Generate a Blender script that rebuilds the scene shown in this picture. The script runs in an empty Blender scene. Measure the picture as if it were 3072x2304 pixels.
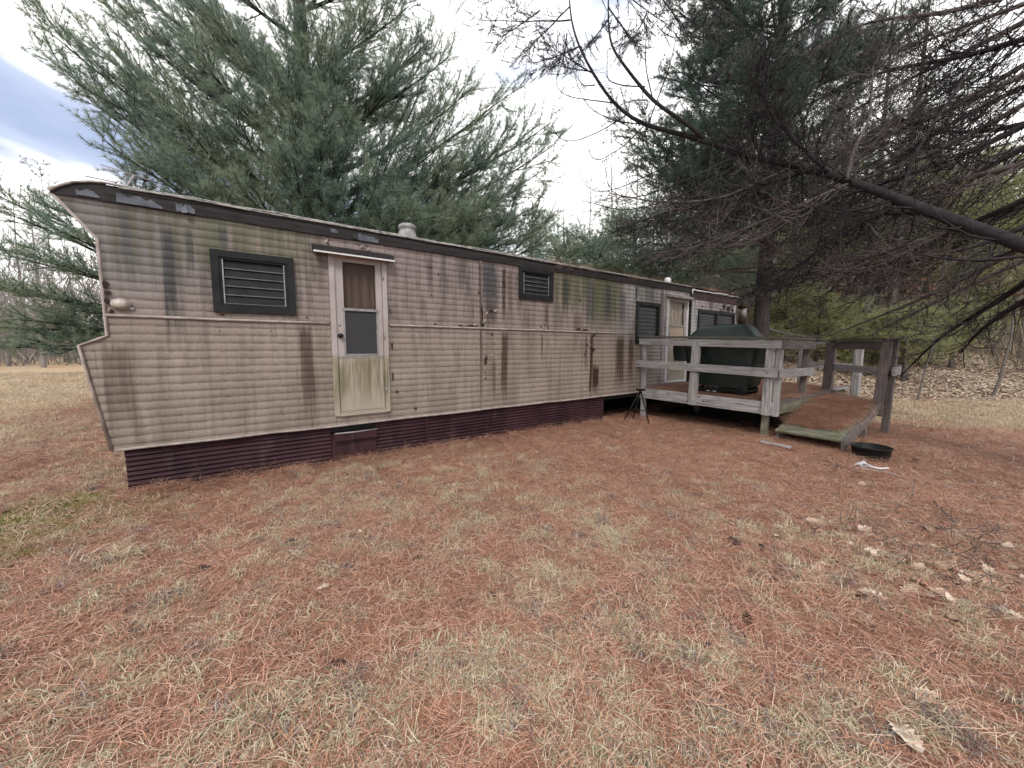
import bpy, math, random
import numpy as np
from mathutils import Matrix, Vector

rng = np.random.default_rng(11)
random.seed(11)
SC = bpy.context.scene
COL = SC.collection

# ---------------------------------------------------------------- camera
FPX, CXP, CYP = 1154.0, 1536.0, 1152.0
PITCH = math.atan(109 / 1154.0)
AZ = math.atan2(1578, 1159)
UX = np.array([1.0, 0, 0]); NY = np.array([0, 1.0, 0]); UZ = np.array([0, 0, 1.0])
FH = UX * math.cos(AZ) + NY * math.sin(AZ)
RT = UX * math.sin(AZ) - NY * math.cos(AZ)
FW = FH * math.cos(PITCH) - UZ * math.sin(PITCH)
UP = FH * math.sin(PITCH) + UZ * math.cos(PITCH)
CAM = np.array([0.0, -5.06, 1.45])


def ray(px, py):
    return FW * FPX + RT * (px - CXP) - UP * (py - CYP)


def at(px, py, depth):            # a survey sight line followed to a given distance
    return CAM + ray(px, py) / FPX * depth


def on_y(px, py, y):
    d = ray(px, py)
    return CAM + d * ((y - CAM[1]) / d[1])


def on_ground(px, py, z=0.0):
    d = ray(px, py)
    return CAM + d * ((z - CAM[2]) / d[2])


cam = bpy.data.cameras.new("camera")
cam.sensor_fit = 'HORIZONTAL'; cam.sensor_width = 36.0
cam.lens = FPX / 3072 * 36.0
cam.clip_start = 0.05; cam.clip_end = 3000
cam_o = bpy.data.objects.new("camera", cam)
COL.objects.link(cam_o)
m = Matrix.Identity(4)
for i in range(3):
    m[i][0] = RT[i]; m[i][1] = UP[i]; m[i][2] = -FW[i]; m[i][3] = CAM[i]
cam_o.matrix_world = m
SC.camera = cam_o


# ---------------------------------------------------------------- node helper
class NT:
    def __init__(s, tree):
        s.t = tree; s.n = tree.nodes; s.l = tree.links

    def put(s, sock, v):
        if v is None:
            return
        if isinstance(v, bpy.types.NodeSocket):
            s.l.new(v, sock)
        else:
            if isinstance(v, tuple) and len(v) == 3 and sock.type == 'RGBA':
                v = (*v, 1.0)
            sock.default_value = v

    def math(s, op, a, b=None, c=None, clamp=False):
        n = s.n.new('ShaderNodeMath'); n.operation = op; n.use_clamp = clamp
        s.put(n.inputs[0], a); s.put(n.inputs[1], b); s.put(n.inputs[2], c)
        return n.outputs[0]

    def add(s, a, b): return s.math('ADD', a, b)
    def mul(s, a, b, clamp=False): return s.math('MULTIPLY', a, b, clamp=clamp)

    def sep(s, v):
        n = s.n.new('ShaderNodeSeparateXYZ'); s.put(n.inputs[0], v); return n.outputs

    def comb(s, x, y, z):
        n = s.n.new('ShaderNodeCombineXYZ')
        s.put(n.inputs[0], x); s.put(n.inputs[1], y); s.put(n.inputs[2], z); return n.outputs[0]

    def vmul(s, v, k):
        n = s.n.new('ShaderNodeVectorMath'); n.operation = 'MULTIPLY'
        s.put(n.inputs[0], v); s.put(n.inputs[1], k); return n.outputs[0]

    def noise(s, v, scale=1.0, detail=4.0, rough=0.55, dist=0.0):
        n = s.n.new('ShaderNodeTexNoise')
        s.put(n.inputs['Vector'], v)
        n.inputs['Scale'].default_value = scale; n.inputs['Detail'].default_value = detail
        n.inputs['Roughness'].default_value = rough; n.inputs['Distortion'].default_value = dist
        return n.outputs[0]

    def voronoi(s, v, scale, feature='F1'):
        n = s.n.new('ShaderNodeTexVoronoi'); n.feature = feature
        s.put(n.inputs['Vector'], v); n.inputs['Scale'].default_value = scale
        return n.outputs

    def step(s, v, a, b):           # smooth step, a may exceed b
        n = s.n.new('ShaderNodeMapRange'); n.interpolation_type = 'SMOOTHSTEP'
        if a > b:
            n.inputs['To Min'].default_value = 1.0; n.inputs['To Max'].default_value = 0.0
            a, b = b, a
        s.put(n.inputs['Value'], v)
        n.inputs['From Min'].default_value = a; n.inputs['From Max'].default_value = b
        return n.outputs[0]

    def ramp(s, f, stops):
        n = s.n.new('ShaderNodeValToRGB'); s.put(n.inputs[0], f)
        e = n.color_ramp.elements
        while len(e) < len(stops):
            e.new(0.5)
        for el, (p, c) in zip(e, stops):
            el.position = p; el.color = (*c, 1.0)
        return n.outputs[0]

    def mix(s, f, a, b, mode='MIX'):
        n = s.n.new('ShaderNodeMix'); n.data_type = 'RGBA'; n.blend_type = mode
        s.put(n.inputs[0], f); s.put(n.inputs[6], a); s.put(n.inputs[7], b)
        return n.outputs[2]

    def coord(s, which='Object'):
        return s.n.new('ShaderNodeTexCoord').outputs[which]

    def geo(s, which):
        return s.n.new('ShaderNodeNewGeometry').outputs[which]

    def attr(s, name):
        n = s.n.new('ShaderNodeAttribute'); n.attribute_name = name; return n.outputs

    def bump(s, h, strength=0.3, dist=0.01):
        n = s.n.new('ShaderNodeBump'); s.put(n.inputs['Height'], h)
        n.inputs['Strength'].default_value = strength; n.inputs['Distance'].default_value = dist
        return n.outputs[0]


def material(name, build):
    mt = bpy.data.materials.new(name); mt.use_nodes = True
    nt = NT(mt.node_tree)
    p = nt.n['Principled BSDF']
    p.inputs['Roughness'].default_value = 0.8
    p.inputs['Specular IOR Level'].default_value = 0.3
    build(nt, p)
    return mt


# ---------------------------------------------------------------- world: overcast sky
SUN_EL, SUN_ROT = math.radians(44), math.radians(216)
SKY_OFF = (6.85, 2.0, 0.8)
world = bpy.data.worlds.new("World"); SC.world = world
world.use_nodes = True
w = NT(world.node_tree)
bg = w.n['Background']
sky = w.n.new('ShaderNodeTexSky'); sky.sky_type = 'NISHITA'
sky.sun_disc = False; sky.sun_elevation = SUN_EL; sky.sun_rotation = SUN_ROT
dirv = w.coord('Generated')
mp = w.n.new('ShaderNodeMapping'); w.l.new(dirv, mp.inputs[0]); mp.inputs['Location'].default_value = SKY_OFF; mp.inputs['Scale'].default_value = (1.0, 1.0, 3.0)
cn = w.noise(mp.outputs[0], 1.35, 5, 0.5, 0.4)
sz = w.sep(dirv)[2]
cloud = w.ramp(cn, [(0.30, (2.6, 3.2, 4.7)), (0.43, (4.1, 4.6, 6.0)), (0.54, (10.6, 10.5, 10.3)), (0.8, (13.2, 12.9, 12.4))])
low = w.step(sz, 0.20, 0.03)
cloud = w.mix(w.mul(low, 0.8), cloud, (11.6, 11.5, 11.3))
w.l.new(w.mix(0.93, sky.outputs[0], cloud), bg.inputs[0])
bg.inputs[1].default_value = 0.1

sun = bpy.data.lights.new("sun", 'SUN'); sun.energy = 1.5; sun.angle = math.radians(14)
sun.color = (1.0, 0.96, 0.9)
sun_o = bpy.data.objects.new("sun", sun); COL.objects.link(sun_o)
sd = Vector((math.sin(SUN_ROT) * math.cos(SUN_EL), math.cos(SUN_ROT) * math.cos(SUN_EL), math.sin(SUN_EL)))
sun_o.rotation_euler = sd.to_track_quat('Z', 'Y').to_euler()
sun_o.location = (0, -20, 30)

SC.view_settings.view_transform = 'Standard'
SC.view_settings.look = 'None'
SC.view_settings.exposure = 0.82
SC.view_settings.gamma = 1.0
SC.view_settings.use_curve_mapping = False
SC.render.engine = 'CYCLES'
SC.cycles.max_bounces = 5
SC.cycles.use_adaptive_sampling = True
SC.cycles.adaptive_threshold = 0.025
SC.cycles.transparent_max_bounces = 6

# ---------------------------------------------------------------- mesh helpers


class MB:
    """collects vertices and faces; build() links ONE mesh object"""
    def __init__(s):
        s.v = []; s.f = []; s.mi = []; s.n = 0; s.sm = []

    def add(s, verts, faces, mi=0, smooth=False):
        b = s.n
        s.v.extend([tuple(map(float, p)) for p in verts])
        s.f.extend([tuple(i + b for i in f) for f in faces])
        s.mi.extend([mi] * len(faces)); s.sm.extend([smooth] * len(faces))
        s.n += len(verts)
        return s

    def box(s, a, b, mi=0, bev=0.0):
        (x0, y0, z0), (x1, y1, z1) = a, b
        x0, x1 = min(x0, x1), max(x0, x1); y0, y1 = min(y0, y1), max(y0, y1); z0, z1 = min(z0, z1), max(z0, z1)
        v = [(x, y, z) for x in (x0, x1) for y in (y0, y1) for z in (z0, z1)]
        return s.add(v, [(0, 1, 3, 2), (4, 6, 7, 5), (0, 4, 5, 1), (2, 3, 7, 6), (0, 2, 6, 4), (1, 5, 7, 3)], mi)

    def beam(s, p, q, wd, ht, up=(0, 0, 1), mi=0, jit=0.0):
        """rectangular timber from p to q, slightly chamfered along its length"""
        p = np.array(p, float); q = np.array(q, float); d = q - p; d /= np.linalg.norm(d)
        up = np.array(up, float); sd = np.cross(d, up); sd /= np.linalg.norm(sd); up = np.cross(sd, d)
        c = min(wd, ht) * 0.12
        a, b = wd / 2, ht / 2
        prof = [(-a + c, -b), (a - c, -b), (a, -b + c), (a, b - c), (a - c, b), (-a + c, b), (-a, b - c), (-a, -b + c)]
        v = [p + sd * x + up * y for x, y in prof] + [q + sd * x + up * y for x, y in prof]
        if jit:
            v = [t + rng.normal(0, jit, 3) for t in v]
        f = [(i, (i + 1) % 8, (i + 1) % 8 + 8, i + 8) for i in range(8)] + [tuple(range(7, -1, -1)), tuple(range(8, 16))]
        return s.add(v, f, mi)

    def tube(s, pts, rad, n=6, caps=True, mi=0, smooth=True):
        v, f = tube_np(np.array(pts, float), np.broadcast_to(np.array(rad, float), (len(pts),)), n)
        k = len(pts)
        f = [tuple(int(i) for i in q) for q in f]
        if caps:
            f += [tuple(range(n - 1, -1, -1)), tuple(range((k - 1) * n, k * n))]
        return s.add(v, f, mi, smooth)

    def lathe(s, prof, c, n=20, mi=0, smooth=True, axis=None):
        c = np.array(c, float); v = []; f = []
        for r, z in prof:
            for i in range(n):
                t = 2 * math.pi * i / n
                p = np.array([r * math.cos(t), r * math.sin(t), z])
                if axis == 'y':
                    p = np.array([p[0], -p[2], p[1]])
                v.append(c + p)
        for k in range(len(prof) - 1):
            for i in range(n):
                j = (i + 1) % n
                f.append((k * n + i, k * n + j, (k + 1) * n + j, (k + 1) * n + i))
        return s.add(v, f, mi, smooth)

    def poly(s, pts, thick, normal, mi=0):
        """flat irregular plate with thickness"""
        nrm = np.array(normal, float) * thick; k = len(pts)
        v = [np.array(p, float) for p in pts] + [np.array(p, float) + nrm for p in pts]
        f = [tuple(range(k - 1, -1, -1)), tuple(range(k, 2 * k))] + [(i, (i + 1) % k, (i + 1) % k + k, i + k) for i in range(k)]
        return s.add(v, f, mi)

    def mesh(s, name, mats):
        me = bpy.data.meshes.new(name)
        me.from_pydata(s.v, [], s.f)
        mats = mats if isinstance(mats, (list, tuple)) else [mats]
        for q in mats:
            me.materials.append(q)
        if len(mats) > 1:
            me.polygons.foreach_set('material_index', s.mi)
        me.polygons.foreach_set('use_smooth', s.sm)
        me.update()
        return me

    def build(s, name, mats, parent=None, **props):
        return link(name, s.mesh(name, mats), parent, **props)


def link(name, me, parent=None, **props):
    o = bpy.data.objects.new(name, me)
    COL.objects.link(o)
    if parent is not None:
        o.parent = parent
        o.matrix_parent_inverse = Matrix.Translation(Vector(parent.get('_base', (0, 0, 0)))).inverted()
    for k, v in props.items():
        o[k] = v
    return o


def thing(name, label, cat, loc, group=None):
    o = bpy.data.objects.new(name, None); COL.objects.link(o)
    o.location = loc; o['_base'] = [float(t) for t in loc]
    o.empty_display_size = 0.2
    return tag(o, label, cat, group)


def tag(o, label, cat, group=None):
    o['label'] = label; o['category'] = cat
    if group:
        o['group'] = group
    return o


def tube_np(p, r, n):
    k = len(p)
    t = np.gradient(p, axis=0)
    t /= np.linalg.norm(t, axis=1)[:, None] + 1e-9
    ref = np.array([0, 0, 1.0]) if abs(t[0][2]) < 0.9 else np.array([1.0, 0, 0])
    a = np.cross(t, ref); a /= np.linalg.norm(a, axis=1)[:, None] + 1e-9
    b = np.cross(t, a)
    th = np.arange(n) * 2 * math.pi / n
    ring = np.cos(th)[None, :, None] * a[:, None, :] + np.sin(th)[None, :, None] * b[:, None, :]
    v = (p[:, None, :] + ring * np.asarray(r)[:, None, None]).reshape(-1, 3)
    i = np.arange(n); j = (i + 1) % n
    q = np.stack([i, j, j + n, i + n], 1)
    f = (q[None] + (np.arange(k - 1) * n)[:, None, None]).reshape(-1, 4)
    return v, f


def raw_mesh(name, v, tris=None, quads=None, mat=None, smooth=False):
    """fast mesh from arrays"""
    me = bpy.data.meshes.new(name)
    v = np.asarray(v, np.float32)
    loops = []; tot = []
    if quads is not None and len(quads):
        loops.append(np.asarray(quads).reshape(-1)); tot.append(np.full(len(quads), 4))
    if tris is not None and len(tris):
        loops.append(np.asarray(tris).reshape(-1)); tot.append(np.full(len(tris), 3))
    loops = np.concatenate(loops).astype(np.int32); tot = np.concatenate(tot).astype(np.int32)
    start = np.concatenate([[0], np.cumsum(tot)[:-1]]).astype(np.int32)
    me.vertices.add(len(v)); me.vertices.foreach_set('co', v.reshape(-1))
    me.loops.add(len(loops)); me.loops.foreach_set('vertex_index', loops)
    me.polygons.add(len(tot)); me.polygons.foreach_set('loop_start', start)
    me.polygons.foreach_set('loop_total', tot)
    if smooth:
        me.polygons.foreach_set('use_smooth', np.ones(len(tot), bool))
    me.update(calc_edges=True)
    if mat is not None:
        me.materials.append(mat)
    return me


def tubes_mesh(name, tubes, mat):
    vs, fs, b = [], [], 0
    for p, r, n in tubes:
        v, f = tube_np(np.asarray(p), np.asarray(r), n)
        vs.append(v); fs.append(f + b); b += len(v)
    return raw_mesh(name, np.concatenate(vs), quads=np.concatenate(fs), mat=mat, smooth=True)


# value noise on numpy arrays
_perm = rng.random((256, 256))


def vnoise(x, y, s=1.0, o=3):
    x = np.asarray(x, float) * s; y = np.asarray(y, float) * s; r = 0; a = 1; tot = 0
    for k in range(o):
        xi = np.floor(x).astype(int); yi = np.floor(y).astype(int)
        fx = x - xi; fy = y - yi
        fx = fx * fx * (3 - 2 * fx); fy = fy * fy * (3 - 2 * fy)
        g = lambda i, j: _perm[(xi + i) % 256, (yi + j) % 256]
        r = r + a * ((g(0, 0) * (1 - fx) + g(1, 0) * fx) * (1 - fy) + (g(0, 1) * (1 - fx) + g(1, 1) * fx) * fy)
        tot += a; a *= 0.5; x = x * 2 + 17.3; y = y * 2 + 41.7
    return r / tot


def sstep(v, a, b):
    t = np.clip((np.asarray(v, float) - a) / (b - a), 0, 1)
    return t * t * (3 - 2 * t)


# ---------------------------------------------------------------- materials
def col_mat(name, c1, c2=None, scale=6.0, rough=0.8, bump=0.0, stretch=(1, 1, 1), metal=0.0, detail=4, bscale=None, spec=None):
    c2 = c2 or tuple(k * 0.75 for k in c1)

    def b(nt, p):
        v = nt.vmul(nt.coord(), stretch)
        f = nt.noise(v, scale, detail)
        nt.put(p.inputs['Base Color'], nt.ramp(f, [(0.32, c2), (0.68, c1)]))
        p.inputs['Roughness'].default_value = rough; p.inputs['Metallic'].default_value = metal
        if spec is not None or max(c1) < 0.1:
            p.inputs['Specular IOR Level'].default_value = 0.12 if spec is None else spec
        if bump:
            nt.put(p.inputs['Normal'], nt.bump(nt.noise(v, bscale or scale * 3, 5), bump, 0.01))
    return material(name, b)


def island_mat(name, stops, rough=0.75, translucent=0.0, noise_scale=0.0, two=None):
    def b(nt, p):
        f = nt.geo('Random Per Island')
        c = nt.ramp(f, stops)
        if two:
            g = nt.noise(nt.coord(), two[0], 2)
            c = nt.mix(nt.step(g, 0.40, 0.62), c, nt.mix(1.0, c, two[1], 'MULTIPLY'))
        nt.put(p.inputs['Base Color'], c)
        p.inputs['Roughness'].default_value = rough
        if translucent:
            tr = nt.n.new('ShaderNodeBsdfTranslucent'); nt.put(tr.inputs[0], c)
            ms = nt.n.new('ShaderNodeMixShader'); ms.inputs[0].default_value = translucent
            out = nt.n['Material Output']
            nt.l.new(p.outputs[0], ms.inputs[1]); nt.l.new(tr.outputs[0], ms.inputs[2])
            nt.l.new(ms.outputs[0], out.inputs[0])
    return material(name, b)


M = {}
# aluminium siding: beige paint with mould, algae and rust streaks that have shapes of their own
STREAKS = [  # x, half width, z low, z high, strength, colour
    (-0.41, 0.07, 1.45, 2.62, 0.75, (0.07, 0.07, 0.068)), (-0.70, 0.05, 2.0, 2.75, 0.5, (0.10, 0.10, 0.10)),
    (-0.25, 0.035, 2.1, 2.66, 0.6, (0.09, 0.09, 0.085)), (0.02, 0.05, 2.44, 2.75, 0.7, (0.09, 0.09, 0.085)),
    (-0.84, 0.14, 0.62, 1.5, 0.55, (0.16, 0.125, 0.095)), (0.74, 0.10, 0.52, 1.72, 0.72, (0.12, 0.085, 0.06)),
    (0.80, 0.05, 1.7, 2.4, 0.4, (0.15, 0.13, 0.11)), (0.92, 0.03, 2.1, 2.6, 0.4, (0.2, 0.16, 0.14)),
    (3.12, 0.035, 0.5, 2.75, 0.6, (0.12, 0.09, 0.07)), (3.28, 0.18, 2.0, 2.78, 0.8, (0.085, 0.09, 0.09)),
    (3.30, 0.14, 1.75, 2.2, 0.7, (0.11, 0.085, 0.085)), (3.56, 0.09, 0.5, 1.72, 0.8, (0.10, 0.062, 0.04)),
    (3.55, 0.045, 1.76, 2.75, 0.75, (0.07, 0.045, 0.035)), (3.36, 0.05, 0.6, 1.3, 0.5, (0.15, 0.10, 0.07)),
    (3.68, 0.06, 1.9, 2.7, 0.45, (0.15, 0.10, 0.075)), (4.45, 0.06, 1.76, 2.25, 0.6, (0.13, 0.085, 0.06)),
    (4.35, 0.02, 1.2, 1.72, 0.7, (0.09, 0.06, 0.04)), (4.05, 0.04, 1.3, 2.2, 0.4, (0.17, 0.12, 0.09)),
    (4.9, 0.10, 2.0, 2.75, 0.8, (0.07, 0.075, 0.06)), (6.05, 0.10, 1.8, 2.75, 0.8, (0.08, 0.085, 0.07)), (2.3, 0.06, 2.1, 2.75, 0.5, (0.12, 0.09, 0.08)),
    (5.45, 0.05, 0.9, 1.72, 0.55, (0.12, 0.08, 0.055)), (5.60, 0.06, 0.5, 1.75, 0.75, (0.09, 0.06, 0.045)),
    (5.72, 0.13, 0.52, 1.15, 0.92, (0.075, 0.043, 0.026)), (5.55, 0.16, 1.8, 2.72, 0.5, (0.10, 0.10, 0.105)),
    (5.2, 0.14, 1.75, 2.1, 0.4, (0.16, 0.11, 0.08)),
    (6.45, 0.16, 0.52, 1.7, 0.8, (0.105, 0.066, 0.042)), (6.8, 0.10, 0.6, 1.7, 0.65, (0.12, 0.075, 0.05)),
    (6.5, 0.12, 1.85, 2.6, 0.55, (0.11, 0.11, 0.115)), (6.93, 0.05, 2.35, 2.75, 0.7, (0.09, 0.09, 0.09)),
    (7.35, 0.15, 2.4, 2.75, 0.5, (0.13, 0.13, 0.125)), (7.85, 0.06, 1.2, 2.7, 0.55, (0.14, 0.13, 0.12)),
    (9.03, 0.05, 0.6, 2.75, 0.6, (0.08, 0.07, 0.065)),
]
ALGAE = [(-0.55, 0.3, 2.0, 2.6, 0.35), (0.85, 0.2, 2.2, 2.7, 0.35), (4.75, 0.2, 2.2, 2.7, 0.6), (0.0, 0.35, 2.15, 2.75, 0.55), (-0.15, 0.25, 2.2, 2.7, 0.45), (0.45, 0.4, 2.2, 2.75, 0.6),
         (5.1, 0.45, 2.05, 2.78, 0.85), (5.75, 0.40, 1.76, 2.75, 0.9), (6.15, 0.35, 1.72, 2.75, 0.8), (7.3, 0.3, 2.3, 2.7, 0.3)]


def siding(nt, p):
    x, y, z = nt.sep(nt.coord())
    flat = nt.comb(x, 0.0, z)
    streak = nt.noise(nt.comb(nt.mul(x, 16.0), 0.0, nt.mul(z, 0.7)), 1.0, 4, 0.6)
    fine = nt.noise(nt.comb(nt.mul(x, 44.0), 0.0, nt.mul(z, 1.4)), 1.0, 4, 0.75)
    blot = nt.noise(flat, 1.6, 4)
    grain = nt.noise(flat, 30, 4, 0.7)
    hi = nt.step(z, 1.2, 2.7)
    c = nt.ramp(blot, [(0.3, (0.200, 0.158, 0.126)), (0.7, (0.285, 0.232, 0.192))])
    c = nt.mix(nt.mul(hi, 0.7), c, (0.215, 0.168, 0.170))
    # greyer front upper corner, whiter far end
    c = nt.mix(nt.mul(nt.mul(nt.step(x, 0.5, -0.6), nt.step(z, 1.7, 2.3)), 0.85), c, (0.135, 0.132, 0.129))
    c = nt.mix(nt.mul(nt.step(x, 5.9, 7.0), nt.step(z, 1.3, 2.0)), c, (0.29, 0.285, 0.28))
    c = nt.mix(nt.step(x, 7.4, 8.2), c, (0.40, 0.355, 0.345))
    c = nt.mix(nt.mul(nt.step(x, 8.95, 9.0), nt.step(x, 9.45, 9.40)), c, (0.50, 0.49, 0.48))
    c = nt.mix(nt.mul(nt.step(grain, 0.40, 0.75), 0.5), c, (0.135, 0.112, 0.095))
    # general run-off streaking below the roof line
    s0 = nt.noise(nt.comb(nt.mul(x, 5.0), 0.0, nt.mul(z, 0.9)), 1.0, 4, 0.6)
    c = nt.mix(nt.mul(nt.step(s0, 0.46, 0.64), nt.add(nt.mul(hi, 0.55), 0.34)), c, (0.078, 0.066, 0.055))
    s1 = nt.mul(nt.step(streak, 0.47, 0.70), nt.add(nt.mul(hi, 0.5), 0.30))
    c = nt.mix(s1, c, (0.085, 0.072, 0.062))
    s2 = nt.mul(nt.mul(nt.step(fine, 0.48, 0.75), nt.step(blot, 0.40, 0.62)), nt.add(nt.mul(hi, 0.4), 0.22))
    c = nt.mix(s2, c, (0.115, 0.094, 0.078))
    s3 = nt.mul(nt.step(fine, 0.50, 0.28), nt.mul(nt.step(streak, 0.5, 0.3), 0.35))
    c = nt.mix(s3, c, (0.31, 0.275, 0.25))
    run = nt.noise(nt.comb(nt.mul(x, 30.0), 0.0, nt.mul(z, 0.8)), 1.0, 4, 0.65)
    ragged = nt.noise(nt.comb(nt.mul(x, 34.0), 0.0, nt.mul(z, 5.0)), 1.0, 5, 0.7)
    for xc, hw, z0, z1, k in ALGAE:
        gx = nt.step(nt.add(nt.mul(nt.step(nt.math('ABSOLUTE', nt.add(x, -xc)), hw * 1.5, 0.0), 0.9), nt.add(nt.mul(nt.add(run, -0.5), 1.3), nt.mul(nt.add(ragged, -0.5), 0.4))), 0.12, 0.75)
        gz = nt.mul(nt.step(z, z0, z0 + 0.5 * (z1 - z0)), nt.add(nt.mul(nt.step(streak, 0.36, 0.60), 0.75), 0.25))
        c = nt.mix(nt.mul(nt.mul(gx, gz), min(1, k * 1.25)), c, (0.085, 0.092, 0.046))
    for xc, hw, z0, z1, k, cc in STREAKS:
        xw = nt.add(x, nt.mul(nt.add(streak, -0.5), hw * 0.8))
        gx = nt.step(nt.add(nt.mul(nt.step(nt.math('ABSOLUTE', nt.add(xw, -xc)), hw * 1.5, 0.0), 0.9), nt.add(nt.mul(nt.add(run, -0.5), 1.5), nt.mul(nt.add(ragged, -0.5), 0.5))), 0.22, 0.72)
        gz = nt.mul(nt.step(nt.add(z, nt.mul(nt.add(run, -0.5), 0.9 * (z1 - z0))), z0 - 0.1 * (z1 - z0), z0 + 0.45 * (z1 - z0)), nt.step(nt.add(z, nt.mul(nt.add(run, -0.5), 0.3)), z1 + 0.03, z1 - 0.12))
        gn = nt.add(nt.mul(nt.step(fine, 0.3, 0.6), 0.4), 0.6)
        c = nt.mix(nt.mul(nt.mul(gx, gz), nt.math('MINIMUM', nt.mul(gn, k * 1.5), 0.97)), c, tuple(q * 0.55 for q in cc))
    # dirt caught along the lower lip of every rib
    rt = nt.math('FRACT', nt.mul(nt.add(z, -1.74), 1 / 0.0806))
    lip = nt.add(nt.step(rt, 0.80, 0.99), nt.step(rt, 0.14, 0.0))
    lipn = nt.step(nt.noise(nt.comb(nt.mul(x, 9.0), 0.0, nt.mul(z, 14.0)), 1.0, 4, 0.7), 0.38, 0.62)
    c = nt.mix(nt.mul(nt.mul(lip, lipn), 0.62, clamp=True), c, (0.060, 0.048, 0.040))
    # speckles and scuffs
    d = nt.voronoi(flat, 14)[0]
    c = nt.mix(nt.mul(nt.step(d, 0.10, 0.05), 0.55), c, (0.10, 0.075, 0.06))
    nt.put(p.inputs['Base Color'], c)
    p.inputs['Roughness'].default_value = 0.55
    p.inputs['Specular IOR Level'].default_value = 0.3
    nt.put(p.inputs['Normal'], nt.bump(nt.noise(flat, 7, 3), 0.12, 0.02))


M['siding'] = material('siding_paint', siding)


def door_paint(nt, p):
    x, y, z = nt.sep(nt.coord())
    st = nt.noise(nt.comb(nt.mul(x, 26.0), 0.0, nt.mul(z, 1.6)), 1.0, 4, 0.6)
    c = nt.ramp(nt.noise(nt.coord(), 4, 4), [(0.3, (0.29, 0.25, 0.235)), (0.7, (0.37, 0.325, 0.31))])
    lowp = nt.mul(nt.step(z, 1.40, 1.25), nt.step(z, 0.62, 1.05))
    c = nt.mix(nt.mul(nt.step(z, 1.38, 1.33), 0.7), c, (0.30, 0.255, 0.185))
    c = nt.mix(nt.mul(nt.mul(lowp, nt.step(nt.noise(nt.comb(nt.mul(x, 6.0), 0.0, nt.mul(z, 1.2)), 1.0, 3), 0.42, 0.62)), 0.75), c, (0.155, 0.135, 0.075))
    c = nt.mix(nt.mul(nt.mul(nt.step(st, 0.42, 0.66), lowp), 0.85), c, (0.10, 0.092, 0.042))
    c = nt.mix(nt.mul(nt.step(st, 0.58, 0.8), 0.35), c, (0.20, 0.17, 0.14))
    nt.put(p.inputs['Base Color'], c); p.inputs['Roughness'].default_value = 0.5


M['door'] = material('door_paint', door_paint)
M['trim'] = col_mat('pale_trim', (0.36, 0.31, 0.28), (0.20, 0.165, 0.145), 9, 0.5)
M['fascia'] = col_mat('fascia_dark', (0.036, 0.032, 0.032), (0.019, 0.0175, 0.018), 5, 0.6, 0.1, (1, 1, 4))
M['fascia_red'] = col_mat('fascia_red_brown', (0.085, 0.045, 0.045), (0.045, 0.03, 0.03), 5, 0.65, 0.1)
M['peel'] = col_mat('peeled_primer', (0.115, 0.130, 0.148), (0.050, 0.051, 0.062), 7, 0.6)
M['roof'] = col_mat('roof_coating', (0.15, 0.14, 0.13), (0.07, 0.066, 0.06), 3, 0.8, 0.2)
M['roofedge'] = col_mat('roof_edge_metal', (0.42, 0.40, 0.37), (0.10, 0.095, 0.09), 5, 0.5, 0, (3, 1, 8))
M['wframe'] = col_mat('window_frame_paint', (0.022, 0.0225, 0.0225), (0.013, 0.013, 0.0135), 8, 0.5, 0.1)
M['alu'] = col_mat('bare_aluminium', (0.30, 0.29, 0.28), (0.18, 0.17, 0.165), 12, 0.4, metal=0.3)
M['rust'] = col_mat('rust', (0.060, 0.032, 0.022), (0.022, 0.014, 0.012), 14, 0.9, 0.3)


def skirt_mat(nt, p):
    v = nt.coord(); x, y, z = nt.sep(v)
    c = nt.ramp(nt.noise(v, 2.2, 5), [(0.3, (0.020, 0.008, 0.011)), (0.7, (0.046, 0.019, 0.023))])
    c = nt.mix(nt.mul(nt.step(nt.noise(nt.vmul(v, (7, 7, 2)), 1.0, 5, .7), 0.55, 0.72), 0.5), c, (0.085, 0.055, 0.05))
    sp = nt.add(z, nt.mul(nt.noise(nt.vmul(v, (14, 14, 5)), 1.0, 5, .7), -0.22))
    c = nt.mix(nt.mul(nt.step(sp, 0.02, -0.14), 0.6), c, (0.09, 0.06, 0.045))
    c = nt.mix(nt.mul(nt.step(nt.voronoi(v, 16)[0], 0.10, 0.05), 0.5), c, (0.12, 0.07, 0.05))
    nt.put(p.inputs['Base Color'], c)
    p.inputs['Roughness'].default_value = 0.45; p.inputs['Specular IOR Level'].default_value = 0.2


M['skirt'] = material('maroon_sheet', skirt_mat)
M['black'] = col_mat('black_metal', (0.018, 0.018, 0.018), (0.010, 0.010, 0.010), 10, 0.5)
M['dark_in'] = col_mat('dark_interior', (0.03, 0.028, 0.026), (0.02, 0.02, 0.02), 2, 0.9)
M['curtain'] = col_mat('brown_curtain', (0.13, 0.088, 0.066), (0.09, 0.06, 0.045), 4, 0.9, 0.1)
M['curtain2'] = col_mat('tan_curtain', (0.46, 0.36, 0.27), (0.36, 0.28, 0.21), 5, 0.9, 0.1, (8, 1, 1))
M['screen'] = col_mat('screen_mesh', (0.045, 0.045, 0.047), (0.036, 0.036, 0.038), 40, 0.7)
M['whiteedge'] = col_mat('white_painted_edge', (0.66, 0.65, 0.64), (0.5, 0.49, 0.48), 10, 0.5)
M['lamp'] = col_mat('lamp_lens', (0.50, 0.44, 0.38), (0.40, 0.35, 0.30), 10, 0.25)


def glass(nt, p):
    nt.put(p.inputs['Base Color'], nt.ramp(nt.noise(nt.coord(), 5, 4), [(0.3, (0.010, 0.011, 0.011)), (0.7, (0.026, 0.027, 0.026))]))
    p.inputs['Roughness'].default_value = 0.35; p.inputs['Specular IOR Level'].default_value = 0.13


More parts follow.
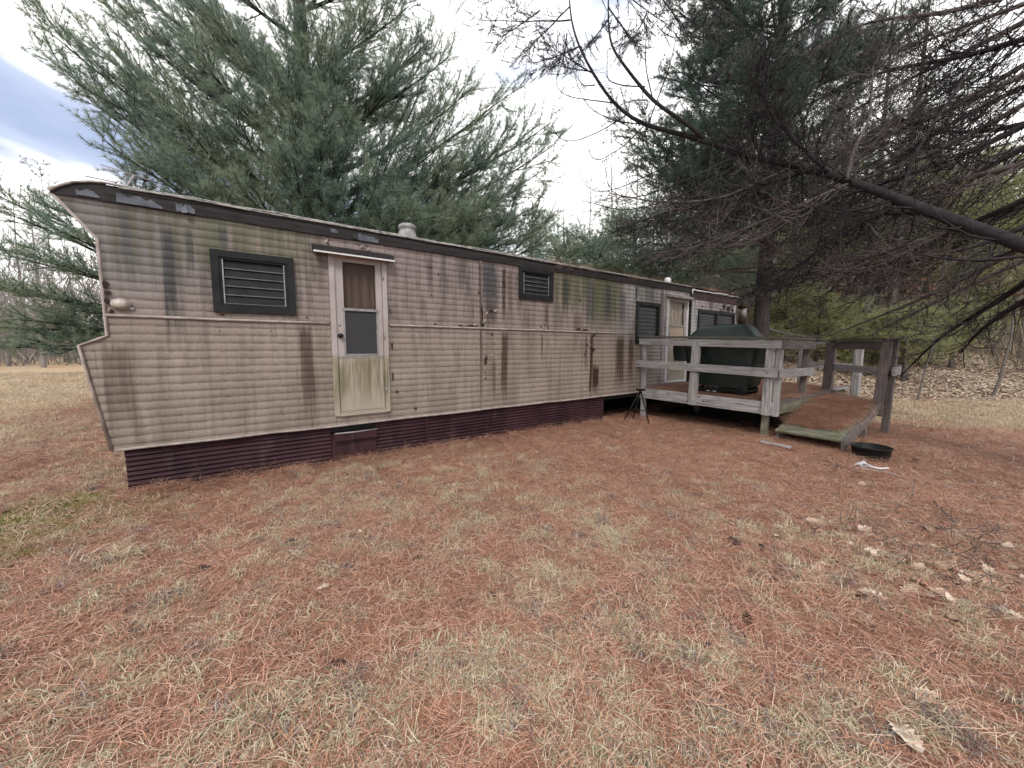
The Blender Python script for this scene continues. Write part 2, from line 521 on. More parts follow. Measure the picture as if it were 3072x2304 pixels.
M['glass'] = material('dusty_dark_glass', glass)


def wood(name, c1, c2, green=0.0):
    def b(nt, p):
        v = nt.coord()
        x, y, z = nt.sep(v)
        g1 = nt.noise(nt.vmul(v, (6.0, 6.0, 6.0)), 1.0, 3)
        # grain runs along whichever way the board is long: use per-part attribute free warp of three stretched noises
        at_ = nt.attr('grain')[0]
        gx = nt.noise(nt.vmul(v, (2.5, 45.0, 45.0)), 1.0, 4, 0.6)
        gy = nt.noise(nt.vmul(v, (45.0, 2.5, 45.0)), 1.0, 4, 0.6)
        gz = nt.noise(nt.vmul(v, (45.0, 45.0, 2.5)), 1.0, 4, 0.6)
        g = nt.mix(nt.step(at_, 0.25, 0.3), nt.comb(gx, gx, gx), nt.comb(gy, gy, gy))
        g = nt.mix(nt.step(at_, 0.7, 0.75), g, nt.comb(gz, gz, gz))
        gs = nt.sep(g)[0]
        c = nt.ramp(gs, [(0.30, c2), (0.48, tuple((a + b_) / 2 for a, b_ in zip(c1, c2))), (0.66, c1)])
        oi = nt.n.new('ShaderNodeObjectInfo').outputs['Random']
        c = nt.mix(nt.mul(nt.math('SUBTRACT', 1.0, oi), 0.45), c, tuple(k * 0.55 for k in c1))
        c = nt.mix(nt.mul(nt.step(g1, 0.5, 0.75), 0.4), c, (0.10, 0.085, 0.075))
        kn = nt.voronoi(nt.vmul(v, (1.0, 1.0, 1.6)), 4.2)[0]
        c = nt.mix(nt.mul(nt.step(kn, 0.13, 0.06), 0.7), c, (0.035, 0.03, 0.027))
        if green:
            c = nt.mix(nt.mul(nt.step(g1, 0.38, 0.6), green), c, (0.085, 0.09, 0.035))
        nt.put(p.inputs['Base Color'], c)
        p.inputs['Roughness'].default_value = 0.85
        nt.put(p.inputs['Normal'], nt.bump(gs, 0.5, 0.004))
    return material(name, b)


M['wood'] = wood('weathered_grey_timber', (0.41, 0.395, 0.38), (0.12, 0.113, 0.11))
M['wood_dark'] = wood('shaded_brown_timber', (0.17, 0.14, 0.13), (0.055, 0.045, 0.042))
M['wood_cap'] = wood('mossy_cap_timber', (0.13, 0.125, 0.115), (0.055, 0.052, 0.048), 0.5)
M['wood_green'] = wood('mossy_timber', (0.26, 0.25, 0.19), (0.10, 0.095, 0.07), 0.55)

M['tarp'] = col_mat('green_grill_cover', (0.013, 0.026, 0.020), (0.007, 0.014, 0.011), 6, 0.40, 0.5, bscale=9, spec=.4)
M['bark'] = col_mat('pine_bark', (0.060, 0.049, 0.044), (0.025, 0.020, 0.019), 14, 0.9, 0.8, (1, 1, 0.3))
M['bark_dark'] = col_mat('dark_limb_bark', (0.034, 0.029, 0.029), (0.017, 0.0145, 0.0155), 14, 0.9, 0.6)
M['bark_grey'] = col_mat('dead_twig_bark', (0.125, 0.105, 0.098), (0.06, 0.05, 0.048), 10, 0.9)
M['bark_pale'] = col_mat('pale_bare_bark', (0.27, 0.245, 0.235), (0.17, 0.155, 0.15), 10, 0.9)
M['bark_wood'] = col_mat('woodland_bark', (0.12, 0.10, 0.088), (0.06, 0.05, 0.045), 10, 0.9, 0.4)
M['needle_a'] = island_mat('white_pine_needles', [(0.0, (0.150, 0.205, 0.145)), (0.4, (0.240, 0.310, 0.220)), (0.75, (0.330, 0.400, 0.265)), (1.0, (0.46, 0.48, 0.29))], 0.5, 0.58, two=(0.6, (0.76, 0.86, 0.98)))
M['needle_b'] = island_mat('blue_pine_needles', [(0.0, (0.045, 0.075, 0.066)), (0.6, (0.085, 0.128, 0.105)), (1.0, (0.13, 0.175, 0.105))], 0.6, 0.3)
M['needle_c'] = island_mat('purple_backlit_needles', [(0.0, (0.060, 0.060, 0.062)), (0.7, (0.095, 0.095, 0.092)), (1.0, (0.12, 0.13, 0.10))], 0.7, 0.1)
M['needle_o'] = island_mat('olive_pine_needles', [(0.0, (0.17, 0.185, 0.085)), (0.5, (0.28, 0.295, 0.14)), (1.0, (0.40, 0.40, 0.20))], 0.6, 0.45)
M['needle_p'] = island_mat('haze_pale_needles', [(0.0, (0.16, 0.155, 0.12)), (0.5, (0.22, 0.215, 0.165)), (1.0, (0.28, 0.25, 0.20))], 0.7, 0.3)  # distance haze and glare painted in as a paler needle colour
M['red_leaf'] = island_mat('red_brown_oak_foliage', [(0.0, (0.16, 0.065, 0.045)), (0.6, (0.26, 0.12, 0.075)), (1.0, (0.38, 0.22, 0.14))], 0.7, 0.3)

# ---------------------------------------------------------------- ground


def zones(x, y):
    """needle, straw, litter weights and the terrain height"""
    x = np.asarray(x, float); y = np.asarray(y, float)
    f = (x - CAM[0]) * FH[0] + (y - CAM[1]) * FH[1]
    r = (x - CAM[0]) * RT[0] + (y - CAM[1]) * RT[1]
    n1 = vnoise(x + 50, y + 80, 0.55, 3); n2 = vnoise(x + 9, y + 31, 1.6, 3)
    wob = (n1 - 0.5) * 2.2
    litter = sstep(f + wob, 10.2, 11.6) * sstep(r, 4.0, 6.0)
    litter = np.maximum(litter, sstep(x, 13.5, 15.5) * sstep(y, -3, 1))
    band = sstep(f + wob, 6.0, 7.6) * (1 - sstep(f + wob, 10.2, 11.6)) * sstep(r, 5.2, 7.4)
    field = sstep(-x + wob * 0.7, 1.6, 4.6) * sstep(y + wob, -1.0, 3.5)
    field = np.maximum(field, sstep(y, 12, 22) * (1 - litter))
    tuft = sstep(n2, 0.42, 0.58) * (1 - sstep(x, 1.4, 3.8)) * 0.85
    straw = np.clip(np.maximum(np.maximum(band, field), tuft * 0.25), 0, 1) * (1 - litter)
    moss = np.exp(-(((x + 2.0) / 1.0) ** 2 + ((y + 0.6) / 0.42) ** 2)) + np.exp(-(((x + 1.25) / 0.35) ** 2 + ((y + 0.2) / 0.3) ** 2)) \
        + 0.8 * np.exp(-(((x + 1.02) / 0.10) ** 2 + ((y + 2.62) / 0.10) ** 2)) + 0.9 * np.exp(-(((x + 0.72) / 0.10) ** 2 + ((y + 2.66) / 0.06) ** 2))
    z = 0.05 * (vnoise(x, y, 0.35, 2) - 0.5) + 0.05 * (vnoise(x + 7, y + 3, 2.2, 3) - 0.5)
    z = z + 0.10 * sstep(-x, 0.3, 1.3) * sstep(y, -1.4, 0.3) * (1 - sstep(-x, 2, 6))
    z = z - 0.06 * sstep(x, 2, 7)
    rise = sstep(r, 3.0, 7.0) * np.clip(f - 10.8, 0, 26) * 0.15 + np.clip(f - 45, 0, 200) * 0.012
    z = z + rise * (0.9 + 0.3 * n1)
    return np.clip(1 - straw - litter, 0, 1), straw, litter, np.clip(moss, 0, 1), z


def gz(x, y):
    return float(zones(np.array([x]), np.array([y]))[4][0])


def axis(fine0, fine1, d, lo, hi, g=1.16):
    a = list(np.arange(fine0, fine1, d)); s = d
    while a[-1] < hi:
        s *= g; a.append(a[-1] + s)
    s = d
    while a[0] > lo:
        s *= g; a.insert(0, a[0] - s)
    return np.array(a)


gx_ = axis(-3.0, 9.5, 0.06, -700, 900); gy_ = axis(-5.2, 0.6, 0.06, -700, 900)
X, Y = np.meshgrid(gx_, gy_, indexing='ij')
zn, zs, zl, zm, Z = zones(X, Y)
nx, ny = X.shape
idx = np.arange(nx * ny).reshape(nx, ny)
quads = np.stack([idx[:-1, :-1], idx[1:, :-1], idx[1:, 1:], idx[:-1, 1:]], -1).reshape(-1, 4)


def ground_mat(nt, p):
    v = nt.coord()
    zc = nt.attr('zone')[0]
    n_, s_, l_ = nt.sep(zc)
    mo = nt.attr('moss')[2]
    big = nt.noise(v, 0.9, 4); mid = nt.noise(v, 6, 5, 0.65); fine = nt.noise(v, 70, 4, 0.7)
    wv = nt.noise(nt.vmul(v, (28.0, 90.0, 10.0)), 1.0, 4, 0.7, 1.5)
    needle = nt.ramp(nt.mul(nt.add(fine, wv), 0.5), [(0.32, (0.07, 0.036, 0.027)), (0.48, (0.22, 0.103, 0.066)), (0.66, (0.41, 0.212, 0.138))])
    needle = nt.mix(nt.step(big, 0.5, 0.72), needle, nt.mix(1.0, needle, (1.18, 0.88, 0.80), 'MULTIPLY'))
    needle = nt.mix(nt.mul(nt.step(mid, 0.52, 0.72), 0.65), needle, (0.075, 0.055, 0.048))
    needle = nt.mix(nt.mul(nt.step(nt.noise(v, 1.7, 4), 0.52, 0.68), 0.6), needle, (0.30, 0.225, 0.15))
    straw = nt.ramp(nt.mul(nt.add(fine, mid), 0.5), [(0.33, (0.21, 0.155, 0.10)), (0.5, (0.44, 0.345, 0.23)), (0.68, (0.58, 0.48, 0.34))])
    straw = nt.mix(nt.step(nt.noise(v, 0.35, 3), 0.45, 0.65), straw, nt.mix(1.0, straw, (1.0, 0.80, 0.66), 'MULTIPLY'))
    lv = nt.voronoi(v, 15)
    litter = nt.ramp(nt.sep(lv[1])[0], [(0.0, (0.16, 0.12, 0.10)), (0.45, (0.42, 0.31, 0.225)), (1.0, (0.68, 0.55, 0.42))])
    litter = nt.mix(nt.step(lv[0], 0.35, 0.8), litter, (0.07, 0.05, 0.04))
    c = nt.mix(s_, needle, straw)
    c = nt.mix(l_, c, litter)
    c = nt.mix(nt.mul(mo, nt.step(mid, 0.36, 0.52)), c, nt.ramp(fine, [(0.3, (0.09, 0.085, 0.02)), (0.7, (0.23, 0.21, 0.055))]))
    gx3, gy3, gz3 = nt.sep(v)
    soil_shade = nt.mul(nt.mul(nt.step(gx3, 6.2, 7.5), nt.step(gx3, 11.6, 11.0)), nt.mul(nt.step(gy3, -2.75, -2.2), nt.step(gy3, 3.4, 2.8)))  # shade under deck and home painted into the bare soil as near-black
    c = nt.mix(soil_shade, c, (0.022, 0.018, 0.015))
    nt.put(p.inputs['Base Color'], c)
    p.inputs['Roughness'].default_value = 0.95; p.inputs['Specular IOR Level'].default_value = 0.1
    nt.put(p.inputs['Normal'], nt.bump(nt.add(fine, nt.mul(mid, 1.5)), 0.8, 0.03))


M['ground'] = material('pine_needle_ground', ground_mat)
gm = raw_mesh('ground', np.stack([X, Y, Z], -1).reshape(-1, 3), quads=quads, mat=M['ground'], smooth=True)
a = gm.attributes.new('zone', 'FLOAT_VECTOR', 'POINT')
a.data.foreach_set('vector', np.stack([zn, zs, zl], -1).reshape(-1).astype(np.float32))
a = gm.attributes.new('moss', 'FLOAT', 'POINT')
a.data.foreach_set('value', zm.reshape(-1).astype(np.float32))
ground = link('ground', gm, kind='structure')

# ---------------------------------------------------------------- mobile home
W = 2.95            # width front to back
ZB, ZF, ZR = 0.49, 2.75, 2.89
XE = 11.45
home = thing('mobile_home', 'long weathered beige mobile home with ribbed metal sides and dark roof band', 'mobile home', (5.2, 1.4, 0))
PROF = [(0.49, -0.93), (1.47, -1.07), (1.53, -0.94), (1.56, -0.885), (2.42, -0.89), (2.76, -1.14)]


def xleft(z):
    return float(np.interp(z, [q[0] for q in PROF], [q[1] for q in PROF]))


OPEN = [(1.02, 1.68, 0.61, 2.56), (-0.09, 0.635, 1.83, 2.435), (3.85, 4.565, 2.255, 2.75), (6.94, 7.77, 1.54, 2.41),
        (8.07, 8.93, 0.65, 2.57), (9.43, 11.33, 1.62, 2.39)]
PITCHR = 0.0806


def rib_y(z):
    t = ((z - 1.74) / PITCHR) % 1.0
    return -float(np.interp(t, [0, 0.10, 0.28, 0.45, 0.65, 0.85, 1.0], [0.0, 0.0042, 0.0066, 0.0072, 0.0062, 0.0036, 0.0]))


def siding_panel(xa, xb, z0, z1, left=False, wav=0.003):
    zz = set([z0, z1])
    k0 = math.floor((z0 - 1.74) / PITCHR) - 1
    for k in range(k0, k0 + 40):
        for t in (0.0, 0.10, 0.28, 0.45, 0.65, 0.85):
            q = 1.74 + (k + t) * PITCHR
            if z0 < q < z1:
                zz.add(q)
    xs = set([xa, xb])
    for o in OPEN:
        if o[1] > xa and o[0] < xb:
            for q in o[:2]:
                if xa < q < xb:
                    xs.add(q)
            for q in o[2:]:
                if z0 < q < z1:
                    zz.add(q)
    if left:
        for q, _ in PROF:
            if z0 < q < z1:
                zz.add(q)
    for q in np.linspace(xa, xb, max(2, int((xb - xa) / 0.3) + 1))[1:-1]:
        xs.add(float(q))
    zz = sorted(zz); xs = sorted(xs)
    zz = [q for i, q in enumerate(zz) if i == 0 or q - zz[i - 1] > 1e-4]
    mb = MB(); grid = {}
    ph = random.random() * 9
    for j, z in enumerate(zz):
        for i, x in enumerate(xs):
            xx = xleft(z) if (left and i == 0) else x
            wv = wav * (math.sin(xx * 5.1 + ph + z * 2) + 0.6 * math.sin(xx * 11 - z * 7 + ph))
            grid[i, j] = len(mb.v)
            mb.v.append((xx, rib_y(z) + wv - 0.004, z))
    mb.n = len(mb.v)
    for j in range(len(zz) - 1):
        for i in range(len(xs) - 1):
            xc = (xs[i] + xs[i + 1]) / 2; zc = (zz[j] + zz[j + 1]) / 2
            if any(o[0] - 1e-4 < xc < o[1] + 1e-4 and o[2] - 1e-4 < zc < o[3] + 1e-4 for o in OPEN):
                continue
            if left and i == 0 and xs[1] <= min(xleft(zz[j]), xleft(zz[j + 1])):
                continue
            mb.f.append((grid[i, j], grid[i + 1, j], grid[i + 1, j + 1], grid[i, j + 1])); mb.mi.append(0); mb.sm.append(True)
    return mb


BREAKS = [-1.2, 1.02, 1.68, 3.12, 5.60, 6.94, 7.92, 9.03, XE]
for i in range(len(BREAKS) - 1):
    xa, xb = BREAKS[i], BREAKS[i + 1]
    g = 0.004 if i else 0
    for z0, z1 in ((ZB, 1.74), (1.742, ZF + 0.02)):
        mb = siding_panel(-0.86 if i == 0 else xa + g, xb, z0, z1, i == 0)
        if mb.f:
            mb.build('siding_panel', M['siding'], home)

# body shell behind the siding: floor, roof underside, back, ends (keeps the inside dark)
mb = MB()
mb.box((-0.86, 0.06, 0.40), (XE, W, 0.48))
mb.box((-0.86, W - 0.04, 0.48), (XE, W, 2.86))
mb.box((XE - 0.05, 0.03, 0.48), (XE, W - 0.04, 2.86))
mb.build('inner_shell', M['dark_in'], home)
mb = MB()
mb.box((-0.86, 1.5, 0.5), (XE - 0.06, 1.54, 2.84))
mb.build('partition', M['dark_in'], home)
# front end wall: follows the side profile across the full width
mb = MB(); v = []; f = []
for k, (z, x) in enumerate(PROF):
    v += [(x + 0.004, 0.0, z), (x + 0.004, W, z)]
    if k:
        f.append((2 * k - 2, 2 * k - 1, 2 * k + 1, 2 * k))
mb.add(v, f)
mb.build('front_wall', M['siding'], home)
# bead along the front corner
pts = [(x, -0.012, z) for z, x in PROF]
mb = MB().tube(pts, 0.014, 8)
mb.build('corner_trim', M['trim'], home)
# waist moulding and bottom edge
mb = MB()
for xa, xb in ((-0.885, 0.985), (1.715, 6.90), (7.80, 8.03)):
    n = int((xb - xa) / 0.5) + 2
    q = [(x, -0.020 + random.uniform(-.002, .002), 1.742 + random.uniform(-.003, .003)) for x in np.linspace(xa, xb, n)]
    mb.tube(q, 0.0145, 8)
mb.build('waist_moulding', M['trim'], home)
mb = MB()
n = 40
q = [(x, -0.008 + random.uniform(-.004, .004), ZB + random.uniform(-.006, .006)) for x in np.linspace(-0.93, XE, n)]
mb.tube(q, 0.014, 6)
mb.build('bottom_trim', M['trim'], home)
# vertical seam strips
for x, z0, z1 in ((3.12, ZB, 2.76), (5.60, ZB, 2.76), (7.92, 0.6, 2.76), (6.93, 2.42, 2.76)):
    MB().box((x - 0.012, -0.022, z0), (x + 0.012, -0.012, z1)).build('seam_strip', M['siding'], home)
MB().tube([(9.04, -0.03, 0.6), (9.04, -0.035, 1.6), (9.035, -0.03, 2.80)], 0.022, 8).build('downpipe', M['wframe'], home)

# fascia band: outer skin in lengths, with a curved end at the front
SEG = [-0.80, 1.62, 4.2, 7.0, 9.02]
for i in range(4):
    xa, xb = SEG[i] + (0.003 if i else 0), SEG[i + 1]
    mb = MB()
    n = max(3, int((xb - xa) / 0.4))
    xs = np.linspace(xa, xb, n); v = []; f = []
    pr = [(-0.004, ZF), (-0.030, ZF + 0.004), (-0.034, ZF + 0.07), (-0.028, ZR - 0.005), (0.02, ZR)]
    for x in xs:
        d = random.uniform(-.004, .004)
        v += [(x, y + d, z + d * 0.4) for y, z in pr]
    k = len(pr)
    for a_ in range(n - 1):
        for b_ in range(k - 1):
            f.append((a_ * k + b_, (a_ + 1) * k + b_, (a_ + 1) * k + b_ + 1, a_ * k + b_ + 1))
    mb.add(v, f)
    mb.build('fascia_band', M['fascia'], home)
arc = [(-1.14, 2.765), (-1.08, 2.815), (-1.0, 2.862), (-0.90, 2.893), (-0.80, 2.905)]
mb = MB()
v = [(x, -0.028, z) for x, z in arc] + [(x, -0.028, 2.752) for x, z in arc]
v += [(x, 0.02, z) for x, z in arc] + [(x, -0.004, 2.752) for x, z in arc]
n = len(arc)
f = [(i + n, i + n + 1, i + 1, i) for i in range(n - 1)] + [(i, i + 1, i + 1 + 2 * n, i + 2 * n) for i in range(n - 1)] + [(i + 3 * n, i + 3 * n + 1, i + 1 + n, i + n) for i in range(n - 1)]
mb.add(v, f)
mb.build('fascia_end', M['fascia'], home)
mb = MB()
mb.box((9.05, -0.028, 2.63), (XE, -0.004, 2.80))
mb.build('fascia_board', M['fascia_red'], home)


def plate(cx, cz, w_, h_, y, n=11, rough=0.35, thick=0.002):
    ts = np.sort(rng.uniform(0, 2 * math.pi, n) * 0.35 + np.arange(n) * 2 * math.pi / n * 0.95)
    pts = []
    for t in ts:
        k = 1 - rough * rng.random()
        pts.append((cx + w_ / 2 * k * math.cos(t), y, cz + h_ / 2 * k * math.sin(t)))
    return pts


def rough_rect(x0, x1, zlo, zhi, y, n=9):
    """torn sheet: straight lower edge, ragged upper edge"""
    pts = [(x0, y, zlo + 0.004), (x1, y, zlo + 0.004)]
    for i in range(n):
        t = i / (n - 1)
        pts.append((x1 + (x0 - x1) * t + rng.uniform(-.006, .006), y, zhi - rng.uniform(0, (zhi - zlo) * 0.5) - (zhi - zlo) * 0.35 * max(0, 1 - 3.5 * t)))
    return pts


for x0, x1, zl, zh in ((-0.985, -0.845, 2.765, 2.835), (-0.74, -0.43, 2.757, 2.853), (-0.33, -0.19, 2.76, 2.85), (1.35, 1.60, 2.757, 2.855), (1.05, 1.12, 2.80, 2.86)):
    MB().poly(rough_rect(x0, x1, zl, zh, -0.0345), 0.003, (0, -1, 0)).build('peeling_patch', M['peel'], home)
# flap of torn skin curling away
MB().add([(-0.30, -0.036, 2.80), (-0.26, -0.037, 2.83), (-0.24, -0.085, 2.755), (-0.285, -0.07, 2.745)], [(0, 1, 2, 3)]).build('torn_flap', M['peel'], home)
MB().add([(1.30, -0.037, 2.86), (1.34, -0.037, 2.80), (1.36, -0.07, 2.755), (1.29, -0.06, 2.77)], [(0, 1, 2, 3)]).build('torn_flap', M['fascia'], home)

# roof: low bow, metal edge along the side
mb = MB(); v = []; f = []
xs = np.concatenate([[q[0] for q in arc], np.linspace(-0.5, XE, 26)])
ze = np.concatenate([[q[1] for q in arc], np.full(26, 2.905)])
ys = np.linspace(-0.02, W + 0.02, 9)
for x, z in zip(xs, ze):
    for y in ys:
        v.append((x, y, z + (0.12 * math.sin(math.pi * (y + .02) / (W + .04)) if x > -1.0 else 0.04 * math.sin(math.pi * (y + .02) / (W + .04))) + (rng.normal(0, .004))))
for i in range(len(xs) - 1):
    for j in range(8):
        f.append((i * 9 + j, (i + 1) * 9 + j, (i + 1) * 9 + j + 1, i * 9 + j + 1))
mb.add(v, f, smooth=True)
mb.build('roof', M['roof'], home)
mb = MB()
q = [(x, -0.036, z + 0.006) for x, z in arc] + [(x, -0.04 + rng.normal(0, .003), 2.905 + rng.normal(0, .003)) for x in np.linspace(-0.5, 9.0, 30)]
mb.tube(q, 0.011, 6)
q = [(x, -0.052 + rng.normal(0, .003), 2.888 + rng.normal(0, .003)) for x in np.linspace(-0.72, 9.0, 30)]
mb.tube(q, 0.008, 6)
mb.build('roof_edge', M['roofedge'], home)
mb = MB()
q = [(x, -0.05 + rng.normal(0, .006), 2.835 + rng.normal(0, .008)) for x in np.linspace(9.06, XE + 0.1, 14)]
mb.tube(q, 0.022, 6)
mb.tube([(9.06, -0.05, 2.835), (9.055, -0.05, 2.72)], 0.018, 6)
mb.build('gutter', M['whiteedge'], home)
# chimney cap on the roof
cp = on_y(1222, 700, 1.0); t_ = on_y(1222, 673, 1.0)
mb = MB()
zt = t_[2]
mb.lathe([(0.0, zt), (0.10, zt - 0.004), (0.135, zt - 0.03), (0.145, zt - 0.075), (0.12, zt - 0.09), (0.125, zt - 0.10), (0.15, zt - 0.2), (0.19, zt - 0.28), (0.25, 3.02)], (cp[0], 1.0, 0), 18)
mb.build('roof_vent', col_mat('vent_metal', (0.30, 0.29, 0.28), (0.15, 0.145, 0.14), 9, 0.6), home)
cp = on_y(2003, 838, 1.0)
mb = MB().lathe([(0.0, cp[2] + .05), (0.06, cp[2] + .04), (0.09, cp[2]), (0.08, cp[2] - .1), (0.10, 2.98)], (cp[0], 1.0, 0), 12)
mb.build('roof_vent', M['whiteedge'], home, label='small white vent cap near the far end of the roof')


# windows with jalousie slats
def window(x0, x1, z0, z1, nsl, parent, mull=None, rail=True, fr=0.055):
    fm = MB()
    y0, y1 = -0.045, 0.02
    fm.box((x0 - 0.01, y0, z1 - fr), (x1 + 0.01, y1, z1 + 0.012))
    fm.box((x0 - 0.01, y0, z0 - 0.012), (x1 + 0.01, y1, z0 + fr))
    fm.box((x0 - 0.01, y0 + 0.001, z0 + fr), (x0 + fr, y1, z1 - fr)); fm.box((x1 - fr, y0 + 0.001, z0 + fr), (x1 + 0.01, y1, z1 - fr))
    # inner bead
    b = 0.022
    fm.box((x0 + fr, y0 + 0.014, z1 - fr - b), (x1 - fr, y1, z1 - fr)); fm.box((x0 + fr, y0 + 0.014, z0 + fr), (x1 - fr, y1, z0 + fr + b))
    fm.box((x0 + fr, y0 + 0.014, z0 + fr + b), (x0 + fr + b, y1, z1 - fr - b)); fm.box((x1 - fr - b, y0 + 0.014, z0 + fr + b), (x1 - fr, y1, z1 - fr - b))
    if mull:
        fm.box((mull - 0.05, y0 + 0.004, z0 + fr), (mull + 0.05, y1, z1 - fr))
    o = fm.build('window', M['wframe'], parent)
    xa, xb = x0 + fr + b, x1 - fr - b; za, zb = z0 + fr + b, z1 - fr - b
    bays = [(xa, xb)] if not mull else [(xa, mull - 0.05), (mull + 0.05, xb)]
    h = (zb - za) / nsl
    for xl, xr in bays:
        for k in range(nsl):
            zc = za + (k + 0.5) * h
            s = MB()
            tl = 0.009
            v = [(xl + .004, -0.006 + tl, zc + h * 0.53), (xr - .004, -0.006 + tl, zc + h * 0.53), (xr - .004, -0.006 - tl, zc - h * 0.5), (xl + .004, -0.006 - tl, zc - h * 0.5)]
            v2 = [(a_[0], a_[1] + 0.006, a_[2]) for a_ in v]
            s.add(v + v2, [(3, 2, 1, 0), (4, 5, 6, 7), (0, 1, 5, 4), (1, 2, 6, 5), (3, 0, 4, 7)], 0)
            s.add([v[3], v[2], v2[2], v2[3]], [(0, 1, 2, 3)], 1)
            s.box((xl + .004, -0.009 - tl, zc - h * 0.5 - 0.002), (xr - .004, -0.0065 - tl, zc - h * 0.5 + 0.008), 1)
            s.build('slat', [M['glass'], M['slatedge']], o)
        if rail:
            for xx in (xl + 0.006, xr - 0.018):
                MB().box((xx, -0.028, za), (xx + 0.012, -0.022, zb)).build('slat_rail', M['alu'], o)
    return o


M['slatedge'] = col_mat('slat_edge_metal', (0.13, 0.135, 0.135), (0.08, 0.08, 0.08), 10, 0.5)
window(-0.09, 0.635, 1.83, 2.435, 5, home)
window(3.85, 4.565, 2.255, 2.745, 5, home)
window(6.94, 7.77, 1.54, 2.41, 9, home, rail=False)
window(9.43, 11.33, 1.62, 2.39, 9, home, mull=10.35, rail=False)


# doors
def door(x0, x1, z0, z1, parent, cloth, second=False):
    fw = 0.05
    d = MB()
    y = -0.012
    # leaf stiles and rails round the openings
    gx0, gx1 = x0 + 0.145, x1 - 0.125
    zt0, zt1 = z0 + 1.32, z1 - 0.075     # upper light
    zs0 = z0 + 0.755                     # lower light
    d.box((x0 + fw, y, z0 + 0.03), (gx0, 0.03, z1 - 0.03)); d.box((gx1, y, z0 + 0.03), (x1 - fw, 0.03, z1 - 0.03))
    d.box((gx0, y, zt1), (gx1, 0.03, z1 - 0.03)); d.box((gx0, y, z0 + 0.03), (gx1, 0.03, zs0))
    o = d.build('door', M['door'], parent)
    c = MB()
    c.box((x0 - 0.012, -0.035, z0), (x0 + fw - 0.004, 0.03, z1)); c.box((x1 - fw + 0.004, -0.035, z0), (x1 + 0.012, 0.03, z1))
    c.box((x0 + fw - 0.004, -0.034, z1 - 0.03), (x1 - fw + 0.004, 0.03, z1)); c.box((x0 + fw - 0.004, -0.034, z0 - 0.01), (x1 - fw + 0.004, 0.03, z0 + 0.028))
    c.box((x0 + fw - 0.004, -0.05, z0 + 0.0), (x1 - fw + 0.004, -0.036, z0 + 0.012))
    c.build('door_frame', M['door'] if not second else M['whiteedge'], o)
    MB().box((gx0, 0.012, zt0), (gx1, 0.018, zt1)).build('window_pane', M['doorglass'], o)
    q = MB(); n = 14; v = []; f = []
    for i in range(n):
        x = gx0 + (gx1 - gx0) * i / (n - 1)
        v += [(x, 0.05 + 0.008 * math.sin(i * 1.7), zt0 if not second else zs0), (x, 0.05 + 0.008 * math.sin(i * 1.7 + .4), zt1)]
        if i:
            f.append((2 * i - 2, 2 * i, 2 * i + 1, 2 * i - 1))
    q.add(v, f, smooth=True)
    q.build('curtain', cloth, o)
    s = MB()
    s.box((gx0, -0.004, zs0), (gx1, 0.004, zt0 - 0.02))
    s.build('screen', M['screen'] if not second else cloth, o)
    b = MB()
    b.box((gx0 - 0.02, -0.024, zt0 - 0.028), (gx1 + 0.02, -0.002, zt0 + 0.004))
    b.box((gx0 - 0.012, -0.020, zs0), (gx0 + 0.006, -0.005, zt0 - 0.03)); b.box((gx1 - 0.006, -0.020, zs0), (gx1 + 0.012, -0.005, zt0 - 0.03))
    b.box((gx0 - 0.012, -0.019, zs0 - 0.012), (gx1 + 0.012, -0.005, zs0 + 0.008))
    b.build('screen_frame', M['alu'], o)
    k = MB()
    k.box((x0 + fw + 0.012, -0.020, z0 + 0.055), (x1 - fw - 0.012, -0.0125, zs0 - 0.045))
    k.build('kick_panel', M['door'], o)
    MB().box((x0 + fw + 0.004, -0.024, zs0 - 0.042), (x1 - fw - 0.004, -0.0128, zs0 - 0.026)).build('kick_rail', M['alu'], o)
    kx, kz = x0 + fw + 0.04, z0 + 0.985
    MB().lathe([(0.0, 0.062), (0.018, 0.060), (0.027, 0.05), (0.027, 0.04), (0.014, 0.03), (0.012, 0.014), (0.028, 0.012), (0.030, 0.0)], (kx, -0.012, kz), 14, axis='y').build('knob', M['black'], o)
    MB().lathe([(0.0, 0.012), (0.011, 0.010), (0.014, 0.0)], (kx - 0.004, -0.012, kz + 0.13), 10, axis='y').build('lock', M['alu'], o)
    for hz in (z0 + 0.25, z0 + 0.95, z0 + 1.7):
        MB().tube([(x1 - 0.04, -0.037, hz), (x1 - 0.04, -0.037, hz + 0.075)], 0.008, 6).build('hinge', M['alu'], o)
    return o


M['doorglass'] = material('door_glass', lambda nt, p: (nt.put(p.inputs['Base Color'], (0.9, 0.9, 0.9)), nt.put(p.inputs['Roughness'], 0.12), nt.put(p.inputs['Transmission Weight'], 1.0), nt.put(p.inputs['IOR'], 1.1)))
door(1.02, 1.68, 0.61, 2.56, home, M['curtain'])
door(8.07, 8.93, 0.65, 2.57, home, M['curtain2'], True)


def hood(x0, x1, z, mat, edge):
    v = [(x0, -0.012, z + 0.075), (x1, -0.012, z + 0.075), (x1, -0.135, z + 0.03), (x0, -0.135, z + 0.03),
         (x0, -0.012, z), (x1, -0.012, z), (x1, -0.135, z - 0.03), (x0, -0.135, z - 0.03)]
    mb = MB().add(v, [(0, 3, 2, 1), (3, 7, 6, 2), (0, 4, 7, 3), (1, 2, 6, 5), (4, 5, 6, 7)])
    o = mb.build('door_hood', mat, home)
    MB().box((x0 - 0.004, -0.143, z - 0.040), (x1 + 0.004, -0.128, z - 0.022)).build('hood_edge', edge, o)


hood(0.84, 1.76, 2.575, M['fascia'], M['whiteedge'])
hood(8.02, 8.99, 2.60, M['wood'], M['fascia_red'])

